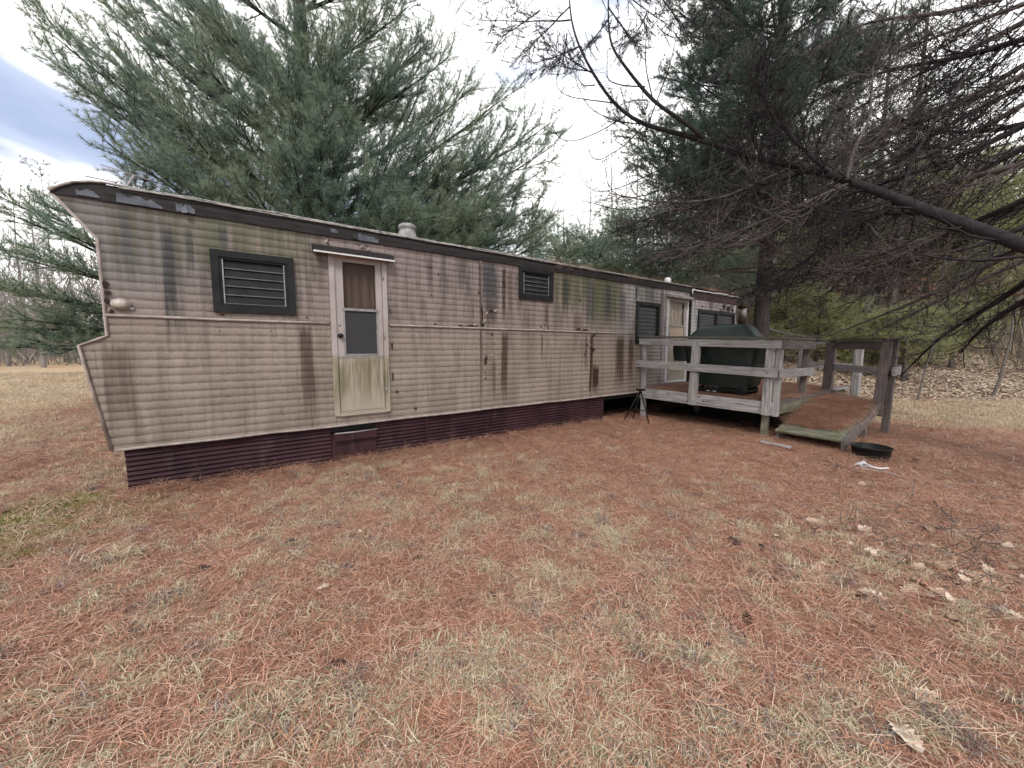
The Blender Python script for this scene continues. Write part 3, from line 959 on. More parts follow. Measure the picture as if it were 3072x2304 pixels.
# porch light
lx, lz = -0.775, 1.85
mb = MB()
mb.lathe([(0.0, 0.035), (0.045, 0.034), (0.068, 0.022), (0.072, 0.0)], (0, 0, 0), 22, axis='y')
mb.v = [(lx + x * 1.02, y - 0.016, lz + z * 0.80) for x, y, z in mb.v]
o = mb.build('porch_light', M['trim'], home)
mb = MB()
mb.lathe([(0.0, 0.028), (0.025, 0.026), (0.044, 0.014), (0.048, 0.0)], (0, 0, 0), 20, axis='y')
mb.v = [(lx + x, y - 0.048, lz + z * 0.82) for x, y, z in mb.v]
mb.build('lens', M['lamp'], o)
MB().box((lx + 0.055, -0.034, lz - 0.045), (lx + 0.085, -0.022, lz - 0.028)).build('mounting_tab', M['alu'], o)
MB().box((lx - 0.10, -0.03, lz + 0.005), (lx - 0.072, -0.02, lz + 0.03)).build('mounting_tab', M['rust'], o)

# rust holes and flaking patches
RUST = [(3.13, 1.95, .05, .34), (3.10, 2.28, .10, .03), (3.34, 2.27, .08, .02), (3.30, 2.02, .10, .05), (3.14, 1.80, .09, .10), (2.95, 1.775, .30, .05), (2.75, 1.768, .16, .03),
        (3.55, 2.44, .055, .16), (3.55, 2.62, .03, .10), (3.20, 1.28, .07, .16), (3.19, 1.07, .05, .03), (3.27, 1.07, .04, .03), (3.20, .97, .05, .04), (3.32, 1.65, .07, .04),
        (2.32, 2.55, .15, .02), (2.42, 2.47, .03, .07), (2.32, 2.17, .03, .05), (2.36, 1.78, .06, .05), (4.33, 1.80, .06, .04), (4.48, 1.79, .05, .06), (4.4, 1.85, .04, .03),
        (5.22, 1.785, .16, .06), (5.40, 1.778, .22, .05), (5.62, 1.70, .12, .10), (5.63, 1.42, .13, .10), (5.58, 1.3, .06, .5), (5.55, .78, .045, .45), (5.74, .85, .17, .45),
        (5.48, 1.50, .12, .03), (5.42, 1.38, .08, .03), (5.40, 1.30, .05, .05), (5.25, 2.32, .05, .07), (1.73, 1.9, .02, .15), (1.735, 1.45, .03, .12), (1.74, 1.1, .025, .2), (1.80, .87, .04, .05),
        (2.05, .62, .05, .06), (-0.86, 2.02, .05, .10), (-0.85, 1.95, .06, .06), (-0.86, 1.86, .05, .10), (-0.84, 1.78, .04, .08), (-0.80, 1.87, .05, .025), (0.75, 1.80, .04, .02), (-0.02, 1.79, .06, .03),
        (10.7, 2.52, .14, .16), (10.95, 2.52, .25, .22), (11.2, 2.45, .16, .2), (10.55, 2.45, .08, .1), (9.6, 2.5, .06, .1), (10.0, 2.5, .05, .08), (9.6, 2.66, .2, .05), (10.75, 2.38, .8, .08), (9.04, 1.98, .04, .05)]
for x, z, w_, h_ in RUST:
    for k in range(2 if max(w_, h_) > 0.12 else 1):
        MB().poly(plate(x + rng.uniform(-.2, .2) * w_, z + rng.uniform(-.2, .2) * h_, w_ * (1 - .3 * k), h_ * (1 - .3 * k), -0.0225 - 0.0022 * k, 13, 0.6), 0.002, (0, -1, 0)).build('rust_patch', M['rust'], home)
# curled paint flakes with pale rims
for x, z in ((3.36, 2.03), (3.2, 1.98), (2.98, 1.79), (3.28, 1.34), (5.3, 1.80), (5.66, 1.62), (5.50, 1.5), (3.16, 1.86), (1.38, 2.70), (1.46, 2.68), (0.98, 2.70)):
    v = []
    for i in range(4):
        t = i / 3
        v += [(x + 0.03 * t, -0.02 - 0.03 * t * t, z + 0.02 * t), (x + 0.025 * t, -0.02 - 0.026 * t * t, z - 0.03 + 0.02 * t)]
    MB().add(v, [(0, 2, 3, 1), (2, 4, 5, 3), (4, 6, 7, 5)]).build('paint_flake', M['trim'] if x < 5 else M['siding'], home)
# nail heads down the lower panels
for x in (-0.05, 0.42, 2.4, 4.2):
    for z in (0.72, 0.95, 1.18, 1.42, 1.62):
        MB().lathe([(0.0, 0.004), (0.005, 0.003), (0.006, 0.0)], (x + rng.uniform(-.03, .03), -0.016, z + rng.uniform(-.02, .02)), 6, axis='y').build('nail', M['rust'], home)

# skirting
SKY = 0.035


def skirt(xa, xb, zt, lab=None, corr=True):
    mb = MB(); zb = -0.14; n = 120 if corr else 2
    zs_ = np.linspace(zb, zt, n); v = []; f = []
    xs_ = np.linspace(xa, xb, max(2, int((xb - xa) / 0.22) + 1))
    for x in xs_:
        d = rng.normal(0, 0.004); d2 = rng.normal(0, 0.010)
        for z in zs_:
            v.append((x, SKY + d + d2 * (z - zb) / (zt - zb) + (0.010 * math.sin(2 * math.pi * z / 0.048) if corr else -0.012), z))
    for i in range(len(xs_) - 1):
        for j in range(n - 1):
            f.append((i * n + j, (i + 1) * n + j, (i + 1) * n + j + 1, i * n + j + 1))
    mb.add(v, f, smooth=True)
    return mb.build('skirting_sheet', M['skirt'], home)


skirt(-0.85, 0.96, 0.462); skirt(0.963, 1.50, 0.385, corr=False); skirt(1.503, 2.22, 0.475); skirt(2.225, 4.10, 0.478); skirt(4.105, 6.01, 0.478)
MB().box((-0.85, SKY, -0.14), (-0.835, W, 0.42)).build('skirting_end', M['skirt'], home)
MB().box((-0.85, W - 0.02, -0.14), (XE, W, 0.42)).build('back_light_block', M['skirt'], home)  # unseen sheet along the back, added to block light under the home
MB().box((2.205, SKY - 0.016, -0.12), (2.24, SKY - 0.011, 0.47)).build('skirting_strip', M['skirt'], home)
# vent pocket below the door
o = MB().box((0.985, -0.045, 0.372), (1.50, 0.02, 0.39)).box((0.985, -0.045, 0.30), (1.50, -0.03, 0.372)).build('vent_pocket', M['skirt'], home)
MB().tube([(0.99, -0.042, 0.397), (1.25, -0.046, 0.393), (1.51, -0.042, 0.398)], 0.010, 8).build('pocket_lip', M['alu'], o)
# meter post at the far end
ep = on_y(2220, 985, 0.1)
o = MB().tube([(ep[0], 0.05, -0.2), (ep[0], 0.05, 2.12)], 0.11, 14).build('meter_post', col_mat('tan_pipe', (0.40, 0.30, 0.22), (0.33, 0.25, 0.18), 4, 0.6), home)
MB().tube([(ep[0], 0.05, 2.13), (ep[0], 0.05, 2.30)], 0.115, 14).build('pipe_band', M['rust'], o)
MB().tube([(ep[0], 0.05, 2.31), (ep[0], 0.05, 2.56)], 0.10, 14).build('pipe_sleeve', M['alu'], o)
MB().lathe([(0.0, 2.70), (0.09, 2.685), (0.125, 2.64), (0.12, 2.60), (0.06, 2.565)], (ep[0] - 0.05, 0.05, 0), 14).build('pipe_cap', M['rust'], o)
mb = MB()
for k in range(3):
    mb.tube([(XE - 0.1, -0.03, 2.84), (XE + 0.15, 0.0, 2.95 - 0.1 * k), (ep[0] + 0.05, 0.0, 2.80 - 0.2 * k), (ep[0] + 0.25, 0.2, 2.9 - 0.25 * k)], 0.009, 5)
mb.build('service_wire', M['black'], home)

# ---------------------------------------------------------------- television antenna on the roof
A = lambda px, py: on_y(px, py, 1.0)
ant = thing('television_antenna', 'old bent television antenna lying on the roof of the mobile home', 'antenna', tuple(A(342, 556)))
rod = col_mat('antenna_rod', (0.34, 0.31, 0.30), (0.22, 0.2, 0.2), 10, 0.5)
p0 = A(338, 557); p0[2] = 2.98
MB().tube([p0, A(401, 527)], 0.012, 8).build('mast', rod, ant)
for a_, b_ in (((301, 493), (478, 550)), ((310, 504), (424, 563)), ((256, 528), (352, 548)), ((325, 505), (335, 514)), ((344, 511), (352, 520))):
    mb = MB().tube([A(*a_), A(*b_)], 0.006, 6)
    mb.build('element', rod, ant)
e = A(478, 550); e2 = A(482, 575)
MB().tube([e, e2], 0.005, 5).build('lead_wire', rod, ant)

# ---------------------------------------------------------------- deck with ramp
deck = thing('deck', 'weathered timber deck with railing and needle covered ramp beside the far door', 'deck', (9.0, -1.3, 0))


def grain(me, k):
    a_ = me.attributes.new('grain', 'FLOAT', 'POINT')
    a_.data.foreach_set('value', np.full(len(me.vertices), k, np.float32))


def timber(name, p, q, wd, ht, mat='wood', up=(0, 0, 1), parent=None, jit=0.002):
    d = np.abs(np.array(q) - np.array(p)); k = (0.0, 0.5, 1.0)[int(np.argmax(d))]
    mb = MB().beam(p, q, wd, ht, up, jit=jit)
    me = mb.mesh(name, M[mat]); grain(me, k)
    return link(name, me, parent or deck)


DX, DO = 7.10, -2.55          # front face plane, outer edge
zf = lambda y: 0.60 + 0.012 * y      # floor drops slightly outward
zc = lambda y: 1.70 + 0.031 * y      # rail cap
# posts
timber('post', (7.17, -0.10, -0.12), (7.135, -0.10, 1.64), 0.09, 0.09, up=(0, 1, 0))
timber('post', (DX - 0.025, -1.235, 0.37), (DX - 0.02, -1.27, 1.60), 0.09, 0.15, up=(0, 1, 0))
timber('post', (DX - 0.03, -2.485, 0.345), (DX - 0.01, -2.50, 1.55), 0.13, 0.045, up=(1, 0, 0))
timber('post', (DX + 0.035, -2.60, 0.335), (DX + 0.045, -2.61, 1.56), 0.09, 0.09, up=(0, 1, 0))
timber('post', (DX + 0.10, -2.43, -0.1), (DX + 0.10, -2.45, 0.50), 0.10, 0.10, 'wood_green', up=(0, 1, 0))
timber('post', (8.62, -2.50, 0.40), (8.68, -2.52, 1.56), 0.09, 0.10, 'wood_dark', up=(0, 1, 0))
timber('post', (10.06, -2.50, 0.1), (10.12, -2.52, 1.58), 0.16, 0.16, 'wood_dark', up=(0, 1, 0))
# front rails
timber('rail_cap', (DX + 0.02, 0.02, zc(0) - 0.02), (DX + 0.02, -2.68, zc(-2.68) - 0.02), 0.20, 0.038, 'wood_cap')
timber('top_rail', (DX - 0.045, -0.02, zc(0) - 0.118), (DX - 0.045, -2.66, zc(-2.66) - 0.118), 0.038, 0.135)
timber('mid_rail', (DX - 0.085, -0.01, zc(0) - 0.585), (DX - 0.085, -2.64, zc(-2.64) - 0.575), 0.038, 0.14)
timber('rim_board', (DX, -0.05, zf(0) - 0.11), (DX, -2.58, zf(-2.58) - 0.115), 0.04, 0.21)
# outer side
timber('rail_cap', (DX - 0.05, -2.60, zc(-2.6) - 0.022), (8.80, -2.55, 1.60), 0.15, 0.036, 'wood_cap')
timber('top_rail', (DX - 0.02, -2.665, zc(-2.6) - 0.118), (8.78, -2.60, 1.49), 0.038, 0.14, 'wood_dark')
timber('mid_rail', (DX - 0.06, -2.67, 1.04), (8.82, -2.60, 1.01), 0.038, 0.14)
timber('rim_board', (DX + 0.05, -2.57, zf(-2.5) - 0.13), (11.0, -2.57, 0.46), 0.04, 0.20, 'wood_green')
timber('edge_board', (10.0, -2.58, 0.585), (11.3, -2.60, 0.575), 0.16, 0.035)
# floor boards
for k in range(18):
    y = -0.12 - k * 0.142
    timber('deck_board', (DX + 0.03, y, zf(y) - 0.02 + rng.normal(0, .003)), (11.05, y, zf(y) - 0.02 + rng.normal(0, .003)), 0.134, 0.036, 'wood_dark')
for x in (8.0, 9.2, 10.4):
    timber('joist', (x, -0.1, 0.45), (x, -2.52, 0.44), 0.04, 0.19, 'wood_dark')
for x, y in ((9.0, -2.4), (10.9, -2.45), (9.0, -0.3), (10.9, -0.3)):
    timber('leg', (x, y, -0.15), (x, y, 0.38), 0.10, 0.10, 'wood_dark', up=(0, 1, 0))
# ramp and landing
RY0, RY1 = -2.66, -3.50
rz = lambda x: float(np.interp(x, [7.0, 8.85, 11], [0.125, 0.475, 0.53]))
for k in range(13):
    x = 7.07 + k * 0.143
    timber('ramp_board', (x, RY0, rz(x) + rng.normal(0, .003)), (x, RY1 + rng.normal(0, .01), rz(x) + rng.normal(0, .003) - 0.01), 0.137, 0.036, 'wood_green', up=(-0.19, 0, 1))
for k in range(9):
    x = 8.97 + k * 0.143
    timber('landing_board', (x, RY0, rz(x)), (x, max(RY1, -3.5 + max(0, (x - 9.05)) * 0.9), rz(x)), 0.137, 0.036, 'wood_dark')
timber('stringer', (6.98, RY1 - 0.02, 0.06), (8.95, RY1 - 0.02, 0.43), 0.045, 0.15, 'wood_dark')
timber('stringer', (7.05, RY0 - 0.02, 0.05), (8.95, RY0 - 0.02, 0.40), 0.045, 0.13, 'wood_dark')
timber('leg', (8.40, RY1 + 0.04, -0.12), (8.40, RY1 + 0.04, 0.30), 0.10, 0.05, 'wood_dark', up=(0, 1, 0))
# angled end rail of the landing
E0, E1 = (10.08, -2.58), (9.00, -3.54)
timber('post', (8.92, -3.50, 0.28), (9.0, -3.55, 1.58), 0.14, 0.05, 'wood_dark', up=(1, 0, 0))
timber('post', (9.06, -3.60, -0.12), (9.12, -3.62, 1.58), 0.10, 0.10, 'wood_dark', up=(0, 1, 0))
timber('post', (9.16, -3.50, 0.28), (9.22, -3.56, 1.57), 0.10, 0.12, 'wood_dark', up=(0, 1, 0))
timber('rail_cap', (E0[0] + .06, E0[1] + .06, 1.605), (E1[0] - .02, E1[1] - .06, 1.60), 0.17, 0.036, 'wood_cap')
timber('top_rail', (E0[0], E0[1], 1.50), (E1[0], E1[1], 1.49), 0.038, 0.15, 'wood_dark')
timber('mid_rail', (E0[0], E0[1], 1.05), (E1[0], E1[1], 1.05), 0.038, 0.13)
timber('mid_rail', (8.92, -3.66, 1.045), (9.42, -3.66, 1.06), 0.036, 0.14)
timber('rail_cap', (8.95, -3.66, 1.60), (9.36, -3.66, 1.602), 0.16, 0.034, 'wood_cap')
timber('brace', (8.86, -3.55, 0.36), (9.25, -3.55, 0.42), 0.05, 0.15, 'wood_dark')
# far rail
timber('post', (11.05, -1.72, 0.3), (11.03, -1.72, 1.50), 0.09, 0.09, up=(0, 1, 0))
timber('post', (11.05, -2.75, 0.3), (11.05, -2.76, 1.47), 0.15, 0.15, up=(0, 1, 0))
timber('rail_cap', (11.0, -1.66, 1.575), (11.02, -2.85, 1.50), 0.15, 0.036, 'wood')
timber('mid_rail', (10.98, -1.70, 1.065), (11.0, -2.80, 1.03), 0.04, 0.14)

# plank lying at the foot of the ramp
g0, g1 = on_ground(2282, 1324, 0.03), on_ground(2372, 1342, 0.03)
o = timber('plank', tuple(g0), tuple(g1), 0.055, 0.02, parent=deck)
o.parent = None; o.name = 'plank'
tag(o, 'short pale plank lying on the ground at the foot of the ramp', 'plank')

# ---------------------------------------------------------------- covered grill
gc = np.array([7.62, -1.52])
grill = thing('covered_grill', 'barbecue grill under a dark green fitted cover standing on the deck', 'grill', (gc[0], gc[1], 0.58))


def rrect(hx, hy, r, z, n=5, cx=0, cy=0):
    p_ = []
    for sx, sy, a0 in ((1, 1, 0), (-1, 1, 90), (-1, -1, 180), (1, -1, 270)):
        for k in range(n):
            t = math.radians(a0 + 90 * k / (n - 1))
            p_.append((cx + sx * (hx - r) + r * math.cos(t), cy + sy * (hy - r) + r * math.sin(t), z))
    return p_


def loft(rings, mb=None, cap=True):
    mb = mb or MB(); n = len(rings[0]); v = [q for r_ in rings for q in r_]; f = []
    for k in range(len(rings) - 1):
        for i in range(n):
            j = (i + 1) % n
            f.append((k * n + i, k * n + j, (k + 1) * n + j, (k + 1) * n + i))
    if cap:
        f.append(tuple(range((len(rings) - 1) * n, len(rings) * n)))
    return mb.add(v, f, smooth=True)


rings = []
for z, hx, hy, r_ in ((0.745, .25, .57, .12), (0.80, .265, .60, .13), (0.95, .275, .62, .12), (1.10, .285, .635, .12), (1.25, .285, .64, .11), (1.40, .29, .655, .10), (1.50, .295, .67, .09), (1.55, .293, .66, .09),
                      (1.60, .285, .635, .11), (1.66, .275, .60, .13), (1.72, .255, .56, .14), (1.78, .23, .51, .14), (1.83, .20, .46, .13), (1.865, .16, .41, .11), (1.88, .09, .33, .07), (1.885, .03, .2, .02)):
    ring = rrect(hx, hy, r_, z, 6, gc[0], gc[1])
    ring = [(x + 0.010 * math.sin(y * 23 + z * 9) + 0.007 * math.sin(y * 51 - z * 17) * (z < 1.6), y + 0.006 * math.sin(x * 40 + z * 13), z + 0.010 * math.sin(y * 13 + 1) * (z > 1.7) + (0.018 * math.sin(y * 9 + x * 14) if z < 0.76 else 0)) for x, y, z in ring]
    rings.append(ring)
loft(rings).build('cover', M['tarp'], grill)
# side shelf flaps
for s_, d0 in ((1, 0.22), (-1, 0.10)):
    r2 = [rrect(.25, d0 / 2 + .03, .02, z, 3, gc[0], gc[1] + s_ * (0.66 + d0 / 2)) for z in (1.18, 1.35, 1.52, 1.54)]
    r2[0] = [(x, y - s_ * 0.03, z) for x, y, z in r2[0]]
    loft(r2).build('cover_flap', M['tarp'], grill)
MB().tube([(gc[0] - .29, gc[1] + .9, 1.535), (gc[0] - .295, gc[1] + .75, 1.55), (gc[0] - .292, gc[1] + .62, 1.54)], 0.008, 5).build('cover_hem', M['alu'], grill)
for sx in (-1, 1):
    for sy in (-1, 1):
        MB().box((gc[0] + sx * .22 - .018, gc[1] + sy * .48 - .018, 0.62), (gc[0] + sx * .22 + .018, gc[1] + sy * .48 + .018, 0.80)).build('leg', M['black'], grill)
MB().box((gc[0] - .26, gc[1] - .52, 0.655), (gc[0] + .26, gc[1] + .52, 0.685)).box((gc[0] - .27, gc[1] - .1, 0.60), (gc[0] - .24, gc[1] + .45, 0.65)).build('shelf', M['black'], grill)
for y_ in (0.36, 0.1, -0.02):
    MB().box((gc[0] - .275, gc[1] + y_, 0.615 + .01), (gc[0] - .271, gc[1] + y_ + (.2 if y_ > .2 else .06), 0.638)).build('label_plate', M['whiteedge'], grill)
for sx in (-1, 1):
    mb = MB().lathe([(0.0, 0.03), (0.075, 0.03), (0.09, 0.015), (0.09, -0.015), (0.075, -0.03), (0.0, -0.03)], (0, 0, 0), 18, axis='y')
    mb.v = [(gc[0] + sx * 0.24 + y_, gc[1] - 0.44 + x, 0.672 + z) for x, y_, z in mb.v]
    mb.build('wheel', M['black'], grill)
for sy in (0.48, 0.3):
    MB().box((gc[0] - .24, gc[1] + sy - .03, 0.575), (gc[0] - .20, gc[1] + sy + .03, 0.63)).build('caster', M['black'], grill)
mb = MB()
for k in range(5):
    y_ = gc[1] - 0.02 + k * 0.055
    mb.tube([(gc[0] - .24, y_, 0.69), (gc[0] - .22, y_ + .03 * (-1) ** k, 0.78)], 0.006, 5)
mb.build('wire_rack', M['alu'], grill)

# ---------------------------------------------------------------- folding stand by the deck post
ap = on_y(1922, 1170, -0.35)
st = thing('folding_stand', 'dark metal A frame stand leaning at the inner post of the deck', 'stand', (ap[0], -0.35, 0))
f1 = on_ground(1871, 1262, -0.06); f2 = on_ground(1948, 1276, -0.06)
for q in (f1, f2, (ap[0] + .06, -0.14, -0.06)):
    MB().tube([tuple(ap), tuple(q)], 0.014, 8).build('leg', M['black'], st)
mid = lambda t, q: tuple(ap * (1 - t) + np.array(q) * t)
MB().tube([mid(.6, f1), mid(.6, f2)], 0.010, 6).build('crossbar', M['black'], st)
MB().box((ap[0] - .06, -0.42, ap[2] - .01), (ap[0] + .06, -0.28, ap[2] + .025)).build('head', M['black'], st)

# ---------------------------------------------------------------- tub, rag
tc = on_ground(2612, 1362, 0.0); tz = gz(tc[0], tc[1])
mb = MB().lathe([(0.0, 0.012), (0.19, 0.012), (0.195, 0.03), (0.205, 0.155), (0.218, 0.160), (0.220, 0.178), (0.212, 0.178), (0.197, 0.165), (0.186, 0.03), (0.16, 0.022), (0.0, 0.022)], (tc[0], tc[1], tz - 0.01), 30)
tag(mb.build('rubber_tub', M['black']), 'low round black tub on the needles near the ramp', 'tub')
rc = on_ground(2590, 1388, 0.02)
v = []; f = []
for i in range(8):
    for j in range(7):
        t = i / 7 - .5; s_ = j / 6 - .5
        v.append((rc[0] + t * .16 + .02 * math.sin(9 * s_), rc[1] + s_ * .14, gz(rc[0], rc[1]) + .02 + .05 * math.exp(-8 * (t * t + s_ * s_)) + .02 * math.sin(14 * t + 9 * s_)))
for i in range(7):
    for j in range(6):
        f.append((i * 7 + j, (i + 1) * 7 + j, (i + 1) * 7 + j + 1, i * 7 + j + 1))
rag = MB().add(v, f, smooth=True)
tail = [on_ground(px, py, 0.02) for px, py in ((2592, 1392), (2612, 1400), (2640, 1406), (2664, 1404))]
rag.tube(tail, 0.012, 6)
tag(rag.build('rag', M['whiteedge']), 'crumpled white rag with a trailing strip on the needles by the black tub', 'rag')

# ---------------------------------------------------------------- trees
NEEDLE_PROTO = {}


def needle_proto(L, wd, k, spread, seed):
    r_ = np.random.default_rng(seed)
    v = []
    for i in range(k):
        a_ = r_.uniform(0, 2 * math.pi); sp = spread * math.sqrt(r_.uniform(0.03, 1))
        d = np.array([math.sin(sp) * math.cos(a_), math.sin(sp) * math.sin(a_), math.cos(sp)])
        s_ = np.cross(d, r_.normal(0, 1, 3)); s_ /= np.linalg.norm(s_)
        b0 = np.array([0, 0, -r_.uniform(0, .35) * L])
        l_ = L * r_.uniform(.7, 1.1)
        v += [b0 + s_ * wd / 2, b0 - s_ * wd / 2, b0 + d * l_]
    return np.array(v)


def tuft_mesh(name, pos, dirs, L, wd, k, spread, mat, scale=None):
    pos = np.asarray(pos); dirs = np.asarray(dirs); T = len(pos)
    dirs = dirs / (np.linalg.norm(dirs, axis=1)[:, None] + 1e-9)
    ref = rng.normal(0, 1, (T, 3)); a_ = np.cross(dirs, ref); a_ /= np.linalg.norm(a_, axis=1)[:, None] + 1e-9
    b_ = np.cross(dirs, a_)
    R = np.stack([a_, b_, dirs], -1)
    if scale is None:
        scale = rng.uniform(.75, 1.2, T)
    protos = [needle_proto(L, wd, k, spread, 100 + i) for i in range(5)]
    which = rng.integers(0, 5, T); out = np.empty((T, k * 3, 3), np.float32)
    for i in range(5):
        m_ = which == i
        out[m_] = np.einsum('tij,kj->tki', R[m_], protos[i]) * scale[m_][:, None, None] + pos[m_][:, None, :]
    v = out.reshape(-1, 3)
    return raw_mesh(name, v, tris=np.arange(len(v)).reshape(-1, 3), mat=mat)


def bez(p0, p1, sag, n, wob=0.0):
    p0 = np.array(p0, float); p1 = np.array(p1, float)
    t = np.linspace(0, 1, n)[:, None]; L = np.linalg.norm(p1 - p0)
    c = (p0 + p1) / 2 + np.array([0, 0, -sag * L])
    q = (1 - t) ** 2 * p0 + 2 * t * (1 - t) * c + t ** 2 * p1
    if wob:
        w_ = np.cumsum(rng.normal(0, wob * L / n, (n, 3)), 0); w_ -= t * w_[-1]
        q += w_
    return q


def spray(limb, r0, tubes, tufts, subs=20, sub_len=0.42, twigs=7, twig_len=0.45, per=4, lift=0.12, start=0.22, flat=0.25, nt=3):
    """side branches, twigs and needle tufts along a limb"""
    n = len(limb); L = np.linalg.norm(limb[-1] - limb[0])
    tang = np.gradient(limb, axis=0); tang /= np.linalg.norm(tang, axis=1)[:, None] + 1e-9
    ends = [(limb[-1], tang[-1])]
    for i in range(subs):
        t = start + (1 - start) * (i + rng.random()) / subs
        k = min(n - 2, int(t * (n - 1))); fr = t * (n - 1) - k
        b0 = limb[k] * (1 - fr) + limb[k + 1] * fr; d = tang[k]
        sd = np.cross(d, [0, 0, 1.0]); sd /= np.linalg.norm(sd) + 1e-9
        side = 1 if i % 2 else -1
        ang = rng.uniform(.55, 1.0)
        dd = d * math.cos(ang) + sd * side * math.sin(ang) * rng.uniform(.5, 1) + np.array([0, 0, lift + rng.normal(0, flat)])
        dd /= np.linalg.norm(dd)
        sl = L * sub_len * (1.08 - t) * rng.uniform(.6, 1.15) + 0.25
        e = b0 + dd * sl + np.array([0, 0, 0.1 * sl]) + d * 0.15 * sl
        sub = bez(b0, e, 0.06, 5, 0.03)
        rr = r0 * (1 - .8 * t) * .42
        tubes.append((sub, np.linspace(rr, max(.003, rr * .3), 5), nt))
        st_ = np.gradient(sub, axis=0); st_ /= np.linalg.norm(st_, axis=1)[:, None] + 1e-9
        ends.append((sub[-1], st_[-1]))
        m_ = max(2, int(twigs * min(1.3, sl / 1.2)))
        for j in range(m_):
            s_ = .25 + .75 * (j + rng.random()) / m_
            q = sub[min(3, int(s_ * 4))] * (1 - (s_ * 4) % 1) + sub[min(4, int(s_ * 4) + 1)] * ((s_ * 4) % 1)
            dv = st_[min(4, int(s_ * 4))] * .8 + rng.normal(0, .45, 3) + np.array([0, 0, lift])
            dv /= np.linalg.norm(dv)
            tl = twig_len * rng.uniform(.5, 1.1)
            tubes.append((np.stack([q, q + dv * tl * .5 + [0, 0, -.01], q + dv * tl]), np.array([.006, .005, .003]), 3))
            for u in range(per):
                w_ = 1 - u * .75 / per
                tufts.append((q + dv * tl * w_, dv))
    for q, d in ends:
        for u in range(per + 1):
            tufts.append((q - d * u * .1, d))
    # fresh tufts along the outer third of the limb
    return tubes, tufts


def trunk_mesh(name, base, top, r0, r1, mat, n=14, sides=12, lean=0.0, flare=1.35):
    q = bez(base, top, 0, n, 0.02)
    t = np.linspace(0, 1, n)
    r = r0 + (r1 - r0) * t; r[0] *= flare
    v, f = tube_np(q, r, sides)
    v = v + rng.normal(0, r0 * .03, v.shape)
    return raw_mesh(name, v, quads=f, mat=mat, smooth=True), q


def finish_tree(tree, tubes, tufts, wood_mat, needle_mat, tuft=(0.13, 0.007, 15, 0.85), foliage='needles', branches='branches'):
    if tubes:
        link(branches, tubes_mesh(branches, tubes, wood_mat), tree)
    if tufts:
        p_, d_ = zip(*tufts)
        link(foliage, tuft_mesh(foliage, p_, d_, *tuft, needle_mat), tree, kind='stuff')


# --- the great white pine behind the home
pa = at(945, 620, 10.5)
pine_a = thing('white_pine', 'huge white pine with ascending blue green boughs directly behind the mobile home', 'pine tree', (pa[0], pa[1], gz(pa[0], pa[1])))
me, tq = trunk_mesh('trunk', (pa[0], pa[1], -0.2), (pa[0] - .3, pa[1] + .2, 19), 0.27, 0.06, M['bark'], 18)
link('trunk', me, pine_a)
tubes, tufts = [], []
TIPS = [(80, 45, 8.5), (150, 170, 8.7), (260, 290, 8.5), (330, 30, 9.0), (310, 420, 8.2), (420, 60, 9.0), (450, 470, 8.0), (480, -90, 9.5), (250, 100, 9.4), (400, 250, 8.3), (520, 330, 7.8),
        (780, 190, 8.2), (700, 330, 7.8), (560, 520, 7.4), (980, 310, 8.2), (1050, 430, 8.0), (880, 470, 7.4), (640, 60, 8.6), (850, 60, 8.6), (1010, 120, 8.6), (760, 560, 7.2), (600, 180, 8.2),
        (1225, 20, 10), (1290, 120, 10), (1345, 170, 10.5), (1180, 250, 9.4), (1420, 260, 11), (1525, 285, 11), (1650, 370, 11), (1655, 440, 10.5), (1630, 510, 10), (1550, 570, 9.4), (1480, 640, 9.0),
        (1390, 670, 8.6), (1250, 640, 8.0), (1500, 720, 9.0), (1600, 750, 9.6), (1640, 680, 10.2), (1420, 740, 8.8), (1560, 690, 10.5), (1330, 660, 9.5), (1330, 430, 9.5), (1230, 440, 9.0), (1420, 480, 9.5), (1130, 560, 7.8), (1510, 440, 10.2), (1600, 620, 9.8), (1110, 60, 9.6),
        (930, 200, 8.4), (900, 330, 8.0), (965, 420, 7.8), (925, 80, 8.6), (1020, 230, 8.6), (860, 250, 8.2), (560, -150, 10), (700, -200, 9.5), (900, -220, 9.0), (1050, -150, 9.6), (1150, -100, 10.2), (380, -60, 10.3), (820, -80, 12.5), (620, 100, 12.5), (1000, 250, 13), (1200, 330, 12.5), (700, 420, 12.5)]
for px, py, dpt in TIPS:
    tip = at(px, py, dpt)
    hd = math.hypot(tip[0] - pa[0], tip[1] - pa[1])
    zb = max(3.0 + rng.uniform(0, .6), tip[2] - (0.62 if py < 350 else 0.42) * hd - rng.uniform(0, .5))
    k = np.interp(zb, tq[:, 2], np.arange(len(tq)))
    b0 = np.array([np.interp(zb, tq[:, 2], tq[:, 0]), np.interp(zb, tq[:, 2], tq[:, 1]), zb])
    limb = bez(b0, tip, 0.10, 12, 0.03)
    r0 = 0.035 + 0.008 * np.linalg.norm(tip - b0)
    tubes.append((limb, np.linspace(r0, .008, 12), 6))
    spray(limb, r0, tubes, tufts, subs=24, sub_len=.40, twigs=13, twig_len=.46, per=3, lift=.2, flat=.4)
finish_tree(pine_a, tubes, tufts, M['bark_dark'], M['needle_a'], (0.150, 0.0056, 20, 1.05))

